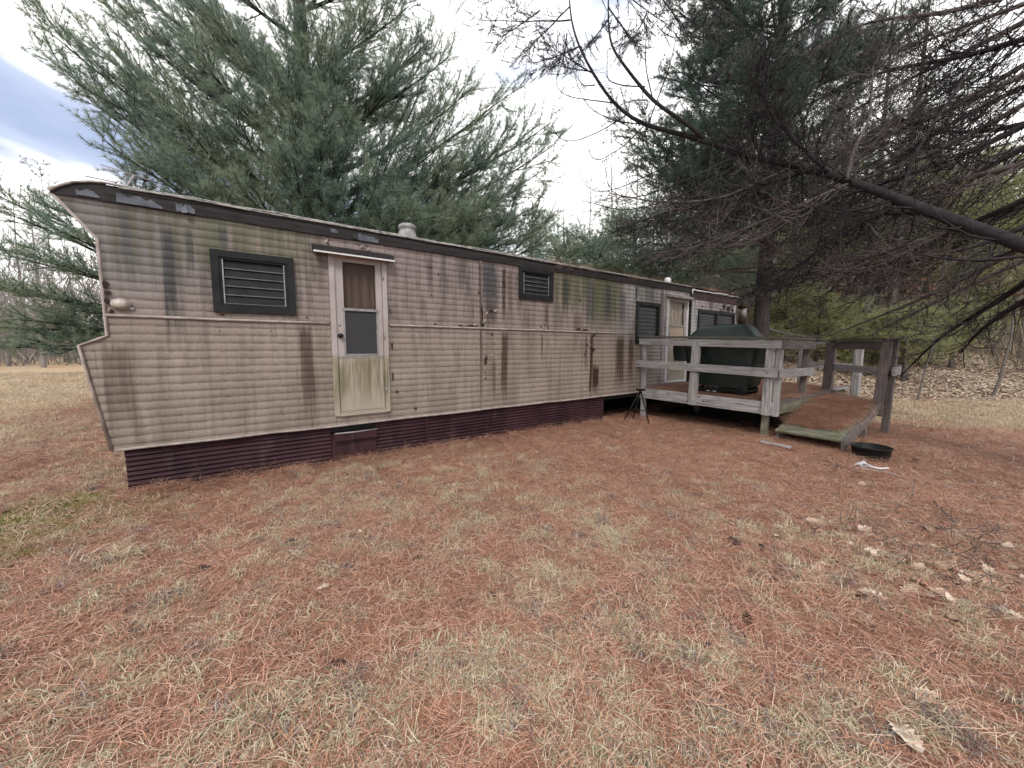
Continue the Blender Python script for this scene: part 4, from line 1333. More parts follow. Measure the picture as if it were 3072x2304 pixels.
# --- low boughs of a second pine by the front end
pc = at(470, 800, 10.0)
pine_c = thing('white_pine', 'pine with low sweeping boughs behind the front end of the mobile home', 'pine tree', (pc[0], pc[1], gz(pc[0], pc[1])))
me, tq = trunk_mesh('trunk', (pc[0], pc[1], -0.2), (pc[0], pc[1], 5.4), 0.2, 0.05, M['bark'], 10)
link('trunk', me, pine_c)
tubes, tufts = [], []
for px, py, dpt, zb in ((-60, 560, 8.5, 3.4), (20, 640, 8, 3.2), (-120, 720, 8, 3.0), (30, 770, 7.6, 2.8), (-80, 860, 7.4, 2.3), (40, 880, 7.6, 2.2), (-120, 980, 7.2, 1.8), (60, 960, 7.6, 1.7),
                        (90, 1030, 7.6, 1.3), (-40, 1040, 7.0, 1.2), (170, 690, 8, 3.3), (200, 800, 8, 2.7), (210, 930, 8.4, 2.1), (180, 1010, 8.2, 1.6), (120, 610, 9, 3.8), (240, 1000, 8.8, 1.6), (300, 600, 9, 4.2), (420, 560, 9, 4.5)):
    tip = at(px, py, dpt)
    b0 = np.array([pc[0], pc[1], zb])
    limb = bez(b0, tip, -0.02, 10, 0.03); r0 = .045
    tubes.append((limb, np.linspace(r0, .008, 10), 6))
    spray(limb, r0, tubes, tufts, subs=15, sub_len=.26, twigs=9, twig_len=.40, per=3, lift=.10, start=.28, flat=.2)
finish_tree(pine_c, tubes, tufts, M['bark_dark'], M['needle_a'], (0.14, 0.0065, 16, 1.0))

# --- dark pine beyond the far end
pb = at(2285, 1045, 13.5); pb[2] = gz(pb[0], pb[1])
pine_b = thing('dark_pine', 'dense dark bluish pine with dead lower boughs beyond the far end of the home', 'pine tree', tuple(pb))
me, tq = trunk_mesh('trunk', (pb[0], pb[1], pb[2] - .2), (pb[0] + .2, pb[1], 20), 0.27, 0.06, M['bark'], 18)
link('trunk', me, pine_b)
tubes, tufts = [], []
for i in range(58):
    zt = rng.uniform(5.6, 16.5); az = rng.uniform(0, 2 * math.pi)
    Lb = np.interp(zt, [5, 9, 17], [4.4, 4.2, 2.6]) * rng.uniform(.75, 1.1)
    d = np.array([math.cos(az), math.sin(az), 0])
    b0 = np.array([np.interp(zt, tq[:, 2], tq[:, 0]), np.interp(zt, tq[:, 2], tq[:, 1]), zt - Lb * .25])
    tip = np.array([pb[0], pb[1], zt + Lb * rng.uniform(0, .25)]) + d * Lb
    limb = bez(b0, tip, .08, 9, .03); r0 = .05
    tubes.append((limb, np.linspace(r0, .008, 9), 5))
    spray(limb, r0, tubes, tufts, subs=16, sub_len=.45, twigs=11, twig_len=.5, per=3, lift=.1, flat=.4)
for px, py, dpt in ((1845, 355, 12), (1905, 455, 11.5), (2045, 215, 12), (2090, 330, 11.5), (1960, 400, 11), (2010, 520, 11), (2150, 120, 12), (2120, 450, 10.8), (2250, 330, 10), (2350, 200, 10), (2420, 380, 10), (2200, 560, 10.4), (2300, 60, 10.4), (2480, 120, 10.5), (2560, 300, 11), (2380, 520, 9.8), (2130, 10, 12.2), (2500, 0, 11.5), (2260, 200, 10)):
    tip = at(px, py, dpt); hd = math.hypot(tip[0] - pb[0], tip[1] - pb[1])
    zb = max(3.5, tip[2] - .3 * hd)
    b0 = np.array([pb[0], pb[1], zb])
    limb = bez(b0, tip, .1, 9, .03)
    tubes.append((limb, np.linspace(.05, .008, 9), 5))
    spray(limb, .05, tubes, tufts, subs=20, sub_len=.42, twigs=12, twig_len=.5, per=3, lift=.12, flat=.4)
finish_tree(pine_b, tubes, tufts, M['bark_dark'], M['needle_b'], (0.17, 0.010, 15, 1.0))
dead = []


def dead_spray(limb, r0, tubes, subs=30, twigs=6, droop=0.25, sub_len=.3, start=.15, tl=.45, rmin=.004):
    n = len(limb); L = np.linalg.norm(limb[-1] - limb[0])
    tang = np.gradient(limb, axis=0); tang /= np.linalg.norm(tang, axis=1)[:, None] + 1e-9
    for i in range(subs):
        t = start + (1 - start) * (i + rng.random()) / subs
        k = min(n - 2, int(t * (n - 1))); fr = t * (n - 1) - k
        b0 = limb[k] * (1 - fr) + limb[k + 1] * fr; d = tang[k]
        sd = np.cross(d, [0, 0, 1.0]); sd /= np.linalg.norm(sd) + 1e-9
        ang = rng.uniform(.4, 1.2)
        dd = d * math.cos(ang) + sd * (1 if i % 2 else -1) * math.sin(ang) + np.array([0, 0, rng.normal(-droop, .3)])
        dd /= np.linalg.norm(dd)
        sl = L * sub_len * (1.1 - t) * rng.uniform(.4, 1.2) + .25
        e = b0 + dd * sl
        sub = bez(b0, e, rng.uniform(.10, .42), 7, .06)
        rr = max(rmin, r0 * (1 - .8 * t) * .3)
        tubes.append((sub, np.linspace(rr, rmin * .7, 7), 4))
        m_ = max(2, int(twigs * min(1.5, sl / .8)))
        for j in range(m_):
            s_ = .15 + .85 * rng.random(); q = sub[min(6, int(s_ * 6))]
            dv = (e - b0) / sl * .5 + rng.normal(0, .55, 3); dv /= np.linalg.norm(dv)
            ll = tl * rng.uniform(.35, 1.2)
            tw = bez(q, q + dv * ll + np.array([0, 0, .28 * ll]), rng.uniform(.1, .5), 6, .08)
            tubes.append((tw, np.linspace(rmin * .85, rmin * .45, 6), 3))
            if rng.random() < .6:
                q2 = tw[2]; dv2 = dv * .6 + rng.normal(0, .5, 3)
                tubes.append((bez(q2, q2 + dv2 * ll * .5, .15, 4, .05), np.linspace(rmin * .6, rmin * .35, 4), 3))


for i in range(22):
    zt = rng.uniform(1.9, 6.4); az = rng.uniform(0, 2 * math.pi); Lb = rng.uniform(2.8, 5.0)
    b0 = np.array([pb[0], pb[1], zt]); tip = b0 + np.array([math.cos(az) * Lb, math.sin(az) * Lb, rng.uniform(-.6, .9)])
    limb = bez(b0, tip, rng.uniform(-.05, .1), 9, .04)
    dead.append((limb, np.linspace(.04, .008, 9), 5))
    dead_spray(limb, .04, dead, 22, 5, .1, rmin=.007)
link('dead_boughs', tubes_mesh('dead_boughs', dead, M['bark_grey']), pine_b)

# --- the overhanging pine on the right: trunk out of the frame, one great limb and many dead boughs in it
po = CAM + FH * 3.1 + RT * 6.6; po[2] = gz(po[0], po[1])
pine_o = thing('overhanging_pine', 'dark bare limbed pine reaching into the picture from the right edge', 'pine tree', tuple(po))
me, tq = trunk_mesh('trunk', (po[0], po[1], -0.2), (po[0], po[1], 14), 0.3, 0.1, M['bark'], 14)
link('trunk', me, pine_o)


def through(pts, n):
    """smooth polyline through surveyed points"""
    P = np.array([at(*q) for q in pts]); s_ = np.concatenate([[0], np.cumsum(np.linalg.norm(np.diff(P, axis=0), axis=1))])
    t = np.linspace(0, s_[-1], n)
    q = np.stack([np.interp(t, s_, P[:, i]) for i in range(3)], 1)
    for _ in range(2):
        q[1:-1] = (q[:-2] + 2 * q[1:-1] + q[2:]) / 4
    return q


main = through([(3420, 880, 3.0), (3072, 735, 3.5), (2830, 650, 4.0), (2700, 600, 4.4), (2560, 545, 4.8), (2440, 510, 5.2), (2310, 480, 5.6), (2200, 462, 5.9), (2115, 420, 6.1), (1990, 390, 6.4), (1920, 372, 6.6), (1880, 345, 6.7),
                (1840, 310, 6.8), (1790, 240, 6.9), (1735, 140, 7.0), (1712, 60, 7.1), (1706, -40, 7.2)], 40)
main = np.concatenate([[np.array([po[0], po[1], 2.3])], main])
rm = np.interp(np.arange(41), [0, 2, 12, 20, 26, 40], [.070, .060, .052, .042, .032, .011])
link('great_limb', tubes_mesh('great_limb', [(main, rm, 10)], M['bark_dark']), pine_o)
fork = through([(2115, 420, 6.1), (2085, 385, 6.1), (2050, 365, 6.1), (1960, 305, 6.2), (1890, 220, 6.4), (1832, 140, 6.6), (1824, 60, 6.7), (1826, -40, 6.8)], 22)
link('fork_limb', tubes_mesh('fork_limb', [(fork, np.linspace(.036, .010, 22), 8)], M['bark_dark']), pine_o)
tubes, tufts, dead = [], [], []
# hooked bare twigs off the two forks
HOOKS = [[(1880, 345, 6.7), (1800, 395, 6.6), (1710, 430, 6.5), (1670, 415, 6.5), (1655, 380, 6.5), (1655, 340, 6.5)],
         [(1850, 310, 6.8), (1770, 300, 6.7), (1700, 290, 6.6), (1665, 262, 6.6), (1675, 200, 6.6)],
         [(1765, 213, 6.9), (1700, 205, 6.8), (1670, 175, 6.7), (1660, 140, 6.7)],
         [(1785, 255, 6.8), (1750, 258, 6.7), (1725, 225, 6.7)],
         [(1925, 372, 6.6), (1850, 365, 6.4), (1800, 345, 6.3), (1760, 318, 6.3), (1735, 260, 6.3)],
         [(1930, 380, 6.5), (1870, 440, 6.3), (1790, 487, 6.2), (1765, 470, 6.2), (1768, 450, 6.2)],
         [(1935, 260, 6.3), (1870, 258, 6.2), (1820, 242, 6.2), (1822, 150, 6.3)],
         [(1940, 300, 6.2), (1900, 300, 6.1), (1860, 315, 6.1)],
         [(2100, 420, 5.9), (2000, 500, 5.6), (1870, 560, 5.5), (1790, 587, 5.5), (1745, 560, 5.5), (1732, 500, 5.5)],
         [(2210, 470, 5.6), (2060, 540, 5.4), (1900, 600, 5.3), (1840, 595, 5.3), (1812, 560, 5.3), (1820, 470, 5.3)],
         [(2240, 480, 5.5), (2020, 600, 5.2), (1850, 640, 5.1), (1800, 610, 5.1), (1745, 600, 5.1)],
         [(1940, 390, 6.3), (1960, 330, 6.2), (2010, 200, 6.1), (2040, 60, 6.1)],
         [(1960, 305, 6.2), (1935, 200, 6.2), (1940, 60, 6.2), (1960, -40, 6.2)],
         [(2210, 462, 5.8), (2235, 300, 5.7), (2290, 100, 5.7), (2310, -40, 5.7)],
         [(2290, 478, 5.5), (2240, 400, 5.4), (2250, 200, 5.4), (2210, -20, 5.4)]]
for h in HOOKS:
    q = through(h, 16)
    tubes.append((q, np.linspace(.011, .0045, 16), 5))
    dead_spray(q, .012, tubes, 9, 3, .0, sub_len=.22, tl=.3, rmin=.003)
# live tips at the top
for px0, py0, px1, py1, d_ in ((1712, 60, 1440, 60, 7.2), (1712, 20, 1560, 160, 7.1), (1735, 140, 1600, 190, 7.0), (1706, -60, 1400, -20, 7.4), (1824, 60, 1760, 140, 6.7), (1824, 20, 1900, 120, 6.6), (1826, -60, 2010, 80, 6.6),
                                (1826, -100, 1980, -20, 6.8), (1960, -40, 2080, 110, 6.2), (1706, -100, 1560, -90, 7.4), (1780, 220, 1640, 130, 6.9), (1940, 40, 1890, 130, 6.3), (2040, 40, 2130, 90, 6.1), (1620, 30, 1500, 110, 7.2), (1700, 100, 1690, 190, 7.0), (2100, -40, 2160, 40, 6.6)):
    q = bez(at(px0, py0, d_), at(px1, py1, d_ - .3), .04, 9, .03)
    tubes.append((q, np.linspace(.014, .005, 9), 5))
    spray(q, .014, tubes, tufts, subs=15, sub_len=.34, twigs=5, twig_len=.26, per=3, lift=-.12, start=.1)
# dead boughs sweeping down from the right
BOUGHS = [((3160, 260, 5.0), (2880, 430, 5.4), (2600, 545, 6.0), (2330, 590, 6.6), (2080, 660, 7.2), (1820, 665, 8.0)),
          ((3160, 330, 4.6), (2880, 480, 5.0), (2630, 550, 5.6), (2400, 640, 6.2), (2140, 720, 7.0), (1980, 760, 7.6)),
          ((3160, 20, 5.2), (2930, 140, 5.6), (2740, 230, 6.0), (2560, 330, 6.6), (2420, 440, 7.2)),
          ((3160, 90, 4.8), (2900, 170, 5.2), (2650, 210, 5.8), (2450, 300, 6.4)),
          ((3160, 470, 4.6), (2960, 520, 5.0), (2750, 570, 5.6), (2500, 660, 6.2), (2250, 780, 7.0)),
          ((3160, 560, 5.0), (2900, 680, 5.6), (2650, 760, 6.4), (2400, 830, 7.4), (2200, 870, 8.2)),
          ((3160, 690, 4.6), (2960, 800, 5.2), (2760, 900, 6.0), (2560, 980, 6.8), (2480, 1010, 7.2)),
          ((3160, 790, 4.4), (3000, 900, 5.0), (2820, 1010, 5.8), (2700, 1130, 6.4)),
          ((3160, 640, 4.8), (2950, 740, 5.4), (2700, 790, 6.2), (2450, 810, 7.2), (2300, 800, 8.0)),
          ((3160, 400, 5.4), (2850, 560, 6.0), (2500, 700, 6.8), (2260, 830, 7.4)),
          ((3160, 180, 5.4), (2850, 330, 5.8), (2580, 440, 6.4), (2360, 470, 7.0), (2200, 420, 7.4)),
          ((2700, 600, 4.4), (2720, 520, 4.4), (2760, 430, 4.5), (2850, 300, 4.7), (2960, 120, 5.0)),
          ((2540, 540, 4.8), (2560, 450, 4.8), (2610, 360, 4.9), (2620, 200, 5.0)),
          ((2290, 478, 5.6), (2250, 400, 5.5), (2240, 300, 5.4), (2320, 100, 5.4)),
          ((3160, 740, 5.4), (2900, 860, 6.2), (2700, 960, 7.0), (2600, 1010, 7.6)),
          ((3160, 860, 4.2), (3040, 920, 4.6), (2940, 990, 5.0), (2880, 1060, 5.4)),
          ((3160, -60, 5.0), (2850, 40, 5.4), (2600, 60, 6.0), (2420, 160, 6.6)),
          ((2440, 510, 5.2), (2200, 580, 5.6), (1990, 640, 6.0), (1850, 690, 6.4)),
          ((2560, 545, 4.8), (2300, 660, 5.3), (2100, 740, 5.8), (1960, 760, 6.2)),
          ((2700, 600, 4.4), (2500, 720, 4.9), (2330, 840, 5.4), (2240, 880, 5.8)),
          ((2380, 500, 5.4), (2160, 600, 5.6), (1980, 610, 5.9), (1830, 580, 6.2)),
          ((2800, 640, 4.2), (2600, 640, 4.7), (2380, 610, 5.3), (2150, 540, 6.0)),
          ((3160, 140, 5.8), (2900, 300, 6.2), (2650, 380, 6.8), (2460, 500, 7.2)),
          ((3160, 220, 6.0), (2920, 330, 6.4), (2700, 470, 6.8), (2540, 620, 7.2)),
          ((3160, 420, 6.2), (2950, 470, 6.6), (2760, 640, 7.0), (2600, 740, 7.6)),
          ((3160, 600, 6.0), (2980, 640, 6.4), (2800, 720, 7.0), (2620, 870, 7.4)),
          ((3160, -20, 6.0), (2940, 60, 6.4), (2760, 130, 6.8), (2600, 180, 7.2)),
          ((3160, 350, 5.0), (3000, 390, 5.3), (2840, 400, 5.7), (2690, 350, 6.1)),
          ((2900, 670, 4.0), (2720, 740, 4.5), (2520, 770, 5.0), (2350, 760, 5.5)),
          ((2500, 530, 5.0), (2380, 420, 5.1), (2300, 330, 5.2), (2280, 200, 5.3))]
for k, b_ in enumerate(BOUGHS):
    q = through(b_, 14)
    r0 = .042 if b_[0][0] > 3000 else .024
    bt = [(q, np.linspace(r0, .007, 14), 6)]
    low_ = b_[-1][1] > 965
    dead_spray(q, r0 * (.7 if low_ else 1), bt, 14 if low_ else 46, 4 if low_ else 7, .16, sub_len=.30, start=.04, tl=.5, rmin=.0052)
    link('bough', tubes_mesh('bough', bt, M['bark_dark'] if k % 2 else M['bark_grey']), pine_o)
dead_spray(main[3:30], .06, tubes, 44, 5, .12, sub_len=.16, start=.02, tl=.4, rmin=.0035)
# patches of brown and green needles still hanging on the right
for px, py, d_ in ((2840, 40, 5.6), (2700, 80, 5.8), (2960, 60, 5.4), (2560, 60, 6.2), (2780, 150, 5.8), (2400, 100, 6.6), (2480, 30, 6.6), (2900, 180, 5.4), (2350, 250, 6.6), (2500, 220, 6.4), (2300, 380, 6.6), (2620, 300, 6.0), (2240, 120, 6.8), (2420, 330, 6.4), (2560, 420, 6.0), (2160, 620, 6.6), (2640, 820, 6.6), (2800, 860, 6.0), (2950, 900, 5.4), (2500, 860, 7.0), (3020, 700, 5.0)):
    q = bez(at(px + 120, py - 90, d_), at(px - 60, py + 70, d_), .05, 8, .04)
    spray(q, .012, tubes, tufts, subs=12, sub_len=.5, twigs=6, twig_len=.3, per=3, lift=-.1, start=.1)
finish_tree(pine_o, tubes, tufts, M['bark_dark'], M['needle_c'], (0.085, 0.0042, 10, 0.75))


# --- simpler trees further off
def far_pine(px, py, dpt, hgt, rad, mat, label, group, name='far_pine', nl=26, low=.15, dens=1.0, tuft=(0.26, 0.022, 9, .95), r0=.16, wood='bark_wood', taper=.85):
    b = at(px, py, dpt); b[2] = gz(b[0], b[1])
    tr = thing(name, label, 'pine tree', tuple(b), group)
    me, q = trunk_mesh('trunk', (b[0], b[1], b[2] - .2), (b[0] + rng.normal(0, .02 * hgt), b[1], b[2] + hgt * .97), r0, .012, M[wood], 8, 8)
    link('trunk', me, tr)
    tb, tf = [], []
    for i in range(nl):
        t = low + (1 - low) * (i + rng.random()) / nl
        az = rng.uniform(0, 2 * math.pi); L = rad * (1.12 - taper * t) * rng.uniform(.6, 1.15) + .2
        z = b[2] + hgt * t
        b0 = np.array([np.interp(z, q[:, 2], q[:, 0]), np.interp(z, q[:, 2], q[:, 1]), z])
        tip = b0 + np.array([math.cos(az) * L, math.sin(az) * L, L * rng.uniform(.0, .45)])
        lb = bez(b0, tip, .06, 5, .04)
        tb.append((lb, np.linspace(.035, .01, 5), 3))
        m_ = int(26 * dens * max(.4, L / 2))
        u = rng.uniform(.25, 1.05, m_)[:, None]
        pp = b0 + (tip - b0) * u + rng.normal(0, .13 * L + .06, (m_, 3)) * [1, 1, .5]
        dd = (tip - b0) / L + rng.normal(0, .5, (m_, 3)) + [0, 0, .2]
        tf += list(zip(pp, dd))
    finish_tree(tr, tb, tf, M[wood], M[mat], tuft)
    return tr


def bare_tree(px, py, dpt, hgt, label, group, mat='bark_pale', r0=.12, nb=34, lean=.03, low=.35, cat='bare tree', tw=9, rmin=.008, leaf=None):
    b = at(px, py, dpt); b[2] = gz(b[0], b[1])
    tr = thing('bare_tree', label, cat, tuple(b), group)
    me, q = trunk_mesh('trunk', (b[0], b[1], b[2] - .2), (b[0] + rng.normal(0, lean * hgt), b[1] + rng.normal(0, lean * hgt), b[2] + hgt), r0, .02, M[mat], 9, 7)
    link('trunk', me, tr)
    tb = []; lf = []
    for i in range(nb):
        t = low + (1 - low) * rng.random()
        z = b[2] + hgt * t; az = rng.uniform(0, 2 * math.pi); L = hgt * .32 * (1.15 - t) * rng.uniform(.5, 1.2)
        b0 = np.array([np.interp(z, q[:, 2], q[:, 0]), np.interp(z, q[:, 2], q[:, 1]), z])
        tip = b0 + np.array([math.cos(az) * L * .75, math.sin(az) * L * .75, L * rng.uniform(.4, .95)])
        lb = bez(b0, tip, rng.uniform(0, .12), 6, .06)
        tb.append((lb, np.linspace(max(rmin, r0 * .35 * (1 - t)), rmin * .6, 6), 4))
        for j in range(tw):
            s_ = lb[rng.integers(2, 6)]
            dv = (tip - b0) / L * .6 + rng.normal(0, .5, 3) + [0, 0, .35]
            dv /= np.linalg.norm(dv); l_ = L * rng.uniform(.18, .45)
            e = s_ + dv * l_
            tb.append((bez(s_, e, .05, 4, .06), np.linspace(rmin * .6, rmin * .4, 4), 3))
            if leaf and rng.random() < leaf:
                for u in range(3):
                    lf.append((e + rng.normal(0, .12, 3), rng.normal(0, 1, 3)))
    link('branches', tubes_mesh('branches', tb, M[mat]), tr)
    if lf:
        p_, d_ = zip(*lf)
        link('leaves', tuft_mesh('leaves', p_, d_, .14, .09, 4, 1.3, M['red_leaf']), tr, kind='stuff')
    return tr


# left background
gl = 'pale pines far beyond the front end'
PALE = iter(['taller pale far pine right above the curved front tip of the roof', 'pale far pine just outside the curved front tip of the roof', 'pale far pine behind the bent antenna rods', 'pale far pine beside the top of the antenna mast', 'pale far pine in the gap between antenna and great pine', 'pale far pine half covered by the lowest bough of the great pine'])
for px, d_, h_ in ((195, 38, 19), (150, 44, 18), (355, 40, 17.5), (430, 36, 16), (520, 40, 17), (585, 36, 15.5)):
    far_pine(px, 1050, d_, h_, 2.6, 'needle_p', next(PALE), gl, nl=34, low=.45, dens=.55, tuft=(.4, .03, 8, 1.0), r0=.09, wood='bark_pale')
gl = 'bare trees beyond the field at left'
BARE = iter(['pale leafless tree close to the edge beyond the field above the distant house', 'pale leafless tree second from the picture edge beyond the field', 'pale leafless tree showing between the edge boughs and the curved roof tip', 'pale leafless tree cut by the edge of the picture beyond the field', 'pale leafless tree hidden mostly behind the front of the home', 'farthest tall pale leafless tree behind the distant house'])
for px, d_, h_ in ((20, 30, 14), (75, 34, 14.5), (125, 28, 12), (-40, 26, 13), (240, 40, 13), (10, 45, 15)):
    bare_tree(px, 1050, d_, h_, next(BARE), gl, low=.1, nb=40)
tr = far_pine(-210, 1050, 15, 13, 3.4, 'needle_a', 'pine at the left edge with only its branch tips in view', None, name='edge_pine', nl=40, low=.45, dens=1.6, tuft=(.16, .012, 12, .9))
# centre gap
gl = 'lavender grey bare trees seen past the far roof'
GREY = iter(['grey leafless tree standing alone in the open sky gap over the roof', 'grey leafless tree second in the sky gap over the roof', 'tall grey leafless tree over the small high window', 'grey leafless tree behind the tips of the hooked twigs', 'tall grey leafless tree just before the dark pine foliage starts', 'grey leafless tree half hidden by the dark pine', 'tallest and farthest grey leafless tree over the roof'])
for px, d_, h_ in ((1690, 45, 15), (1760, 42, 16), (1830, 40, 19), (1900, 38, 18), (1960, 44, 20), (2040, 40, 19), (1860, 50, 21)):
    bare_tree(px, 1043, d_, h_, next(GREY), gl, low=.2, nb=44)
gl = 'young pines behind the roof'
YOUNG = iter(['bushy green pine nearest the great pine in the row behind the roof', 'bushy green pine below the open sky gap behind the roof', 'bushy green pine over the small high window', 'bushy green pine between high window and louvred window, behind the roof', 'bushy green pine over the louvred window behind the roof', 'bushy green pine behind the white vent cap'])
for px, d_, h_, r_ in ((1590, 19, 7.4, 2.6), (1690, 18, 6.0, 2.8), (1790, 17, 6.0, 2.8), (1890, 17, 6.6, 3.0), (1985, 18, 6.8, 3.0), (2090, 20, 7.0, 2.8)):
    far_pine(px, 1043, d_, h_, r_, 'needle_a', next(YOUNG), gl, name='young_pine', nl=60, low=.2, dens=3.0, tuft=(.19, .011, 15, 1.05), r0=.07, taper=.5)
tr = bare_tree(1590, 1043, 16, 7.4, 'tan twiggy tree between the great pine and the open sky', None, 'bark_grey', low=.3, nb=40, rmin=.008)
# woods on the right
gl = 'woodland trunks behind the deck'
TRUNK = iter(['dark slim trunk seen over the opening between the two deck rails', 'dark trunk over the angled end rail of the deck', 'thick dark trunk to the right of the angled end rail', 'thin trunk over the near rail corner post', 'thin grey trunk behind the opening in the rails', 'trunk just past the double end post of the ramp',
    'trunk one step right of the double end post', 'nearer slim trunk above the litter slope', 'stout far trunk above the middle of the litter slope', 'trunk above the sapling on the litter slope', 'trunk close to the right border of the woods', 'far trunk behind the covered grill', 'thin trunk beside the dark pine trunk',
    'far trunk behind the angled rail', 'far trunk high on the litter slope', 'trunk cut by the right border of the picture', 'farthest thin trunk behind the rail opening', 'farthest thin trunk behind the sapling', 'farthest trunk behind the end of the ramp'])
for px, d_, r_, h_ in ((2485, 20, .13, 15), (2580, 17, .16, 16), (2655, 17, .19, 17), (2440, 24, .10, 14), (2530, 26, .10, 15), (2700, 24, .12, 15), (2760, 27, .12, 15), (2835, 22, .11, 14), (2895, 30, .14, 16), (2960, 26, .12, 15), (3030, 24, .13, 15), (2400, 30, .12, 15), (2350, 27, .11, 14), (2615, 32, .12, 16), (2810, 34, .13, 16), (3120, 28, .14, 15), (2500, 36, .12, 15), (2930, 36, .12, 16), (2720, 38, .14, 16)):
    bare_tree(px, 1043, d_, h_, next(TRUNK), gl, 'bark_wood', r0=r_, nb=30, low=.3, tw=7)
gl = 'oaks still holding red brown leaves'
OAK = iter(['small oak with red brown leaves over the deck corner', 'small oak with red brown leaves beside the thick dark trunk', 'farther oak with red brown leaves over the angled rail', 'oak with red brown leaves past the end post', 'oak with red brown leaves above the leaning sapling', 'low oak with red brown leaves behind the rail opening', 'tallest nearer oak with red brown leaves under the great limb', 'tall oak with red brown leaves high behind the end post', 'low oak with red brown leaves at the picture border'])
for px, d_, h_ in ((2430, 22, 5.5), (2690, 20, 6), (2560, 28, 6), (2780, 26, 7), (2980, 24, 7.5), (2480, 26, 4.5), (2870, 21, 8), (2640, 24, 9), (3060, 22, 4)):
    bare_tree(px, 1043, d_, h_, next(OAK), gl, 'bark_wood', r0=.05, nb=24, low=.12, tw=7, leaf=.55, cat='oak tree')
gl = 'olive pines among the woods'
OLIVE = iter(['olive pine over the near corner of the deck', 'low olive pine right behind the angled end rail', 'taller olive pine behind the rail opening', 'tall olive pine over the angled end rail', 'low bushy olive pine on the slope beside the ramp end post', 'smallest olive pine standing next to the ramp end post',
    'tall olive pine above the litter slope', 'low olive pine at the top of the litter slope', 'tall thin olive pine past the end post', 'olive pine by the right border of the picture', 'olive pine beside the dark pine trunk', 'olive pine between slope and great limb', 'low olive pine in the rail opening close behind the deck', 'low olive pine around the sapling by the ramp end post', 'bright low olive pine behind the rail corner', 'bright low olive pine right of the dark pine trunk', 'small olive pine alone on the near slope',
    'big olive pine behind the meter post', 'big olive pine behind the dark pine trunk', 'big far olive pine over the rail opening', 'big olive pine over the angled rail', 'big olive pine over the end post', 'big far olive pine over the slope', 'big olive pine over the leaning sapling', 'big far olive pine near the picture border', 'big olive pine cut by the picture border', 'big olive pine over the far end of the roof'])
for px, d_, h_, r_, lo in ((2400, 19, 5.0, 2.2, .12), (2530, 17, 2.6, 1.8, .1), (2450, 21, 9, 3, .45), (2600, 22, 10, 3.2, .45), (2790, 16, 2.6, 1.7, .25), (2700, 15, 2.3, 1.4, .35), (2900, 20, 9, 3.0, .4), (2980, 19, 3.2, 1.9, .2), (2760, 20, 10, 3.0, .5), (3060, 17, 8, 2.6, .42), (2330, 20, 7, 2.6, .3), (2880, 24, 5, 2.2, .2), (2620, 14, 2.0, 1.3, .2), (2720, 13.2, 2.3, 1.4, .25), (2450, 15.5, 2.6, 1.7, .15), (2350, 16.5, 2.8, 1.9, .15), (2860, 15, 2.1, 1.3, .3)):
    far_pine(px, 1043, d_, h_, r_, 'needle_o', next(OLIVE), gl, name='woodland_pine', nl=34, low=lo, dens=2.4, tuft=(.18, .012, 14, 1.0), r0=.09, taper=.7)
for px, d_, h_, r_, lo in ((2250, 22, 9, 2.8, .35), (2350, 26, 11, 3.4, .35), (2480, 28, 12, 3.6, .35), (2620, 26, 12, 3.6, .38), (2720, 24, 10, 3.4, .36), (2840, 28, 12, 3.6, .35), (2950, 24, 11, 3.4, .36), (3040, 27, 12, 3.6, .35), (3150, 22, 10, 3.2, .34), (2180, 26, 10, 3.0, .3)):
    far_pine(px, 1043, d_, h_, r_, 'needle_o', next(OLIVE), gl, name='woodland_pine', nl=44, low=lo, dens=2.8, tuft=(.24, .018, 13, 1.0), r0=.10, taper=.65)
# far woods that read as one mass round the field and behind the trunks
def far_woods(name, mat, n, d0, d1, a0, a1, h0, h1, wd):
    th = np.radians(rng.uniform(a0, a1, n)); d_ = rng.uniform(d0, d1, n)
    f = d_ * np.cos(th); s_ = d_ * np.sin(th)
    x = CAM[0] + FH[0] * f + RT[0] * s_; y = CAM[1] + FH[1] * f + RT[1] * s_
    z = zones(x, y)[4]
    top = h0 + (h1 - h0) * vnoise(th * 40 + 50, d_ * .12, 1.0, 3)
    zz = z + top * rng.random(n) ** 1.25
    L = rng.uniform(.5, 1.9, n)
    dr = rng.normal(0, .42, (n, 3)); dr[:, 2] = np.abs(dr[:, 2]) + .65; dr /= np.linalg.norm(dr, axis=1)[:, None]
    p = np.stack([x, y, zz], 1); sd_ = np.cross(dr, rng.normal(0, 1, (n, 3))); sd_ /= np.linalg.norm(sd_, axis=1)[:, None]
    w_ = (wd * rng.uniform(.5, 1.3, n))[:, None]
    v = np.stack([p - sd_ * w_, p + sd_ * w_, p + dr * L[:, None]], 1).reshape(-1, 3)
    return link(name, raw_mesh(name, v, tris=np.arange(len(v)).reshape(-1, 3), mat=mat), kind='stuff')


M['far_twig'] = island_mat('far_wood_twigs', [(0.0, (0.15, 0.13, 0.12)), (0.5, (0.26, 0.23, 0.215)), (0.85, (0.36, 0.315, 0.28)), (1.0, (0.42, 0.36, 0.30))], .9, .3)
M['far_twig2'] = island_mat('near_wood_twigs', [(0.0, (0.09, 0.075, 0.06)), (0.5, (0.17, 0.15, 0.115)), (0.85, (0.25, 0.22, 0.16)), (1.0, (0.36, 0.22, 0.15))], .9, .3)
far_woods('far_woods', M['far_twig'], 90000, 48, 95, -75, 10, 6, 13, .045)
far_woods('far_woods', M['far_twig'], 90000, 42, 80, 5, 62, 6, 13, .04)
far_woods('undergrowth', M['far_twig2'], 9000, 22, 46, 22, 60, .5, 3.0, .014)
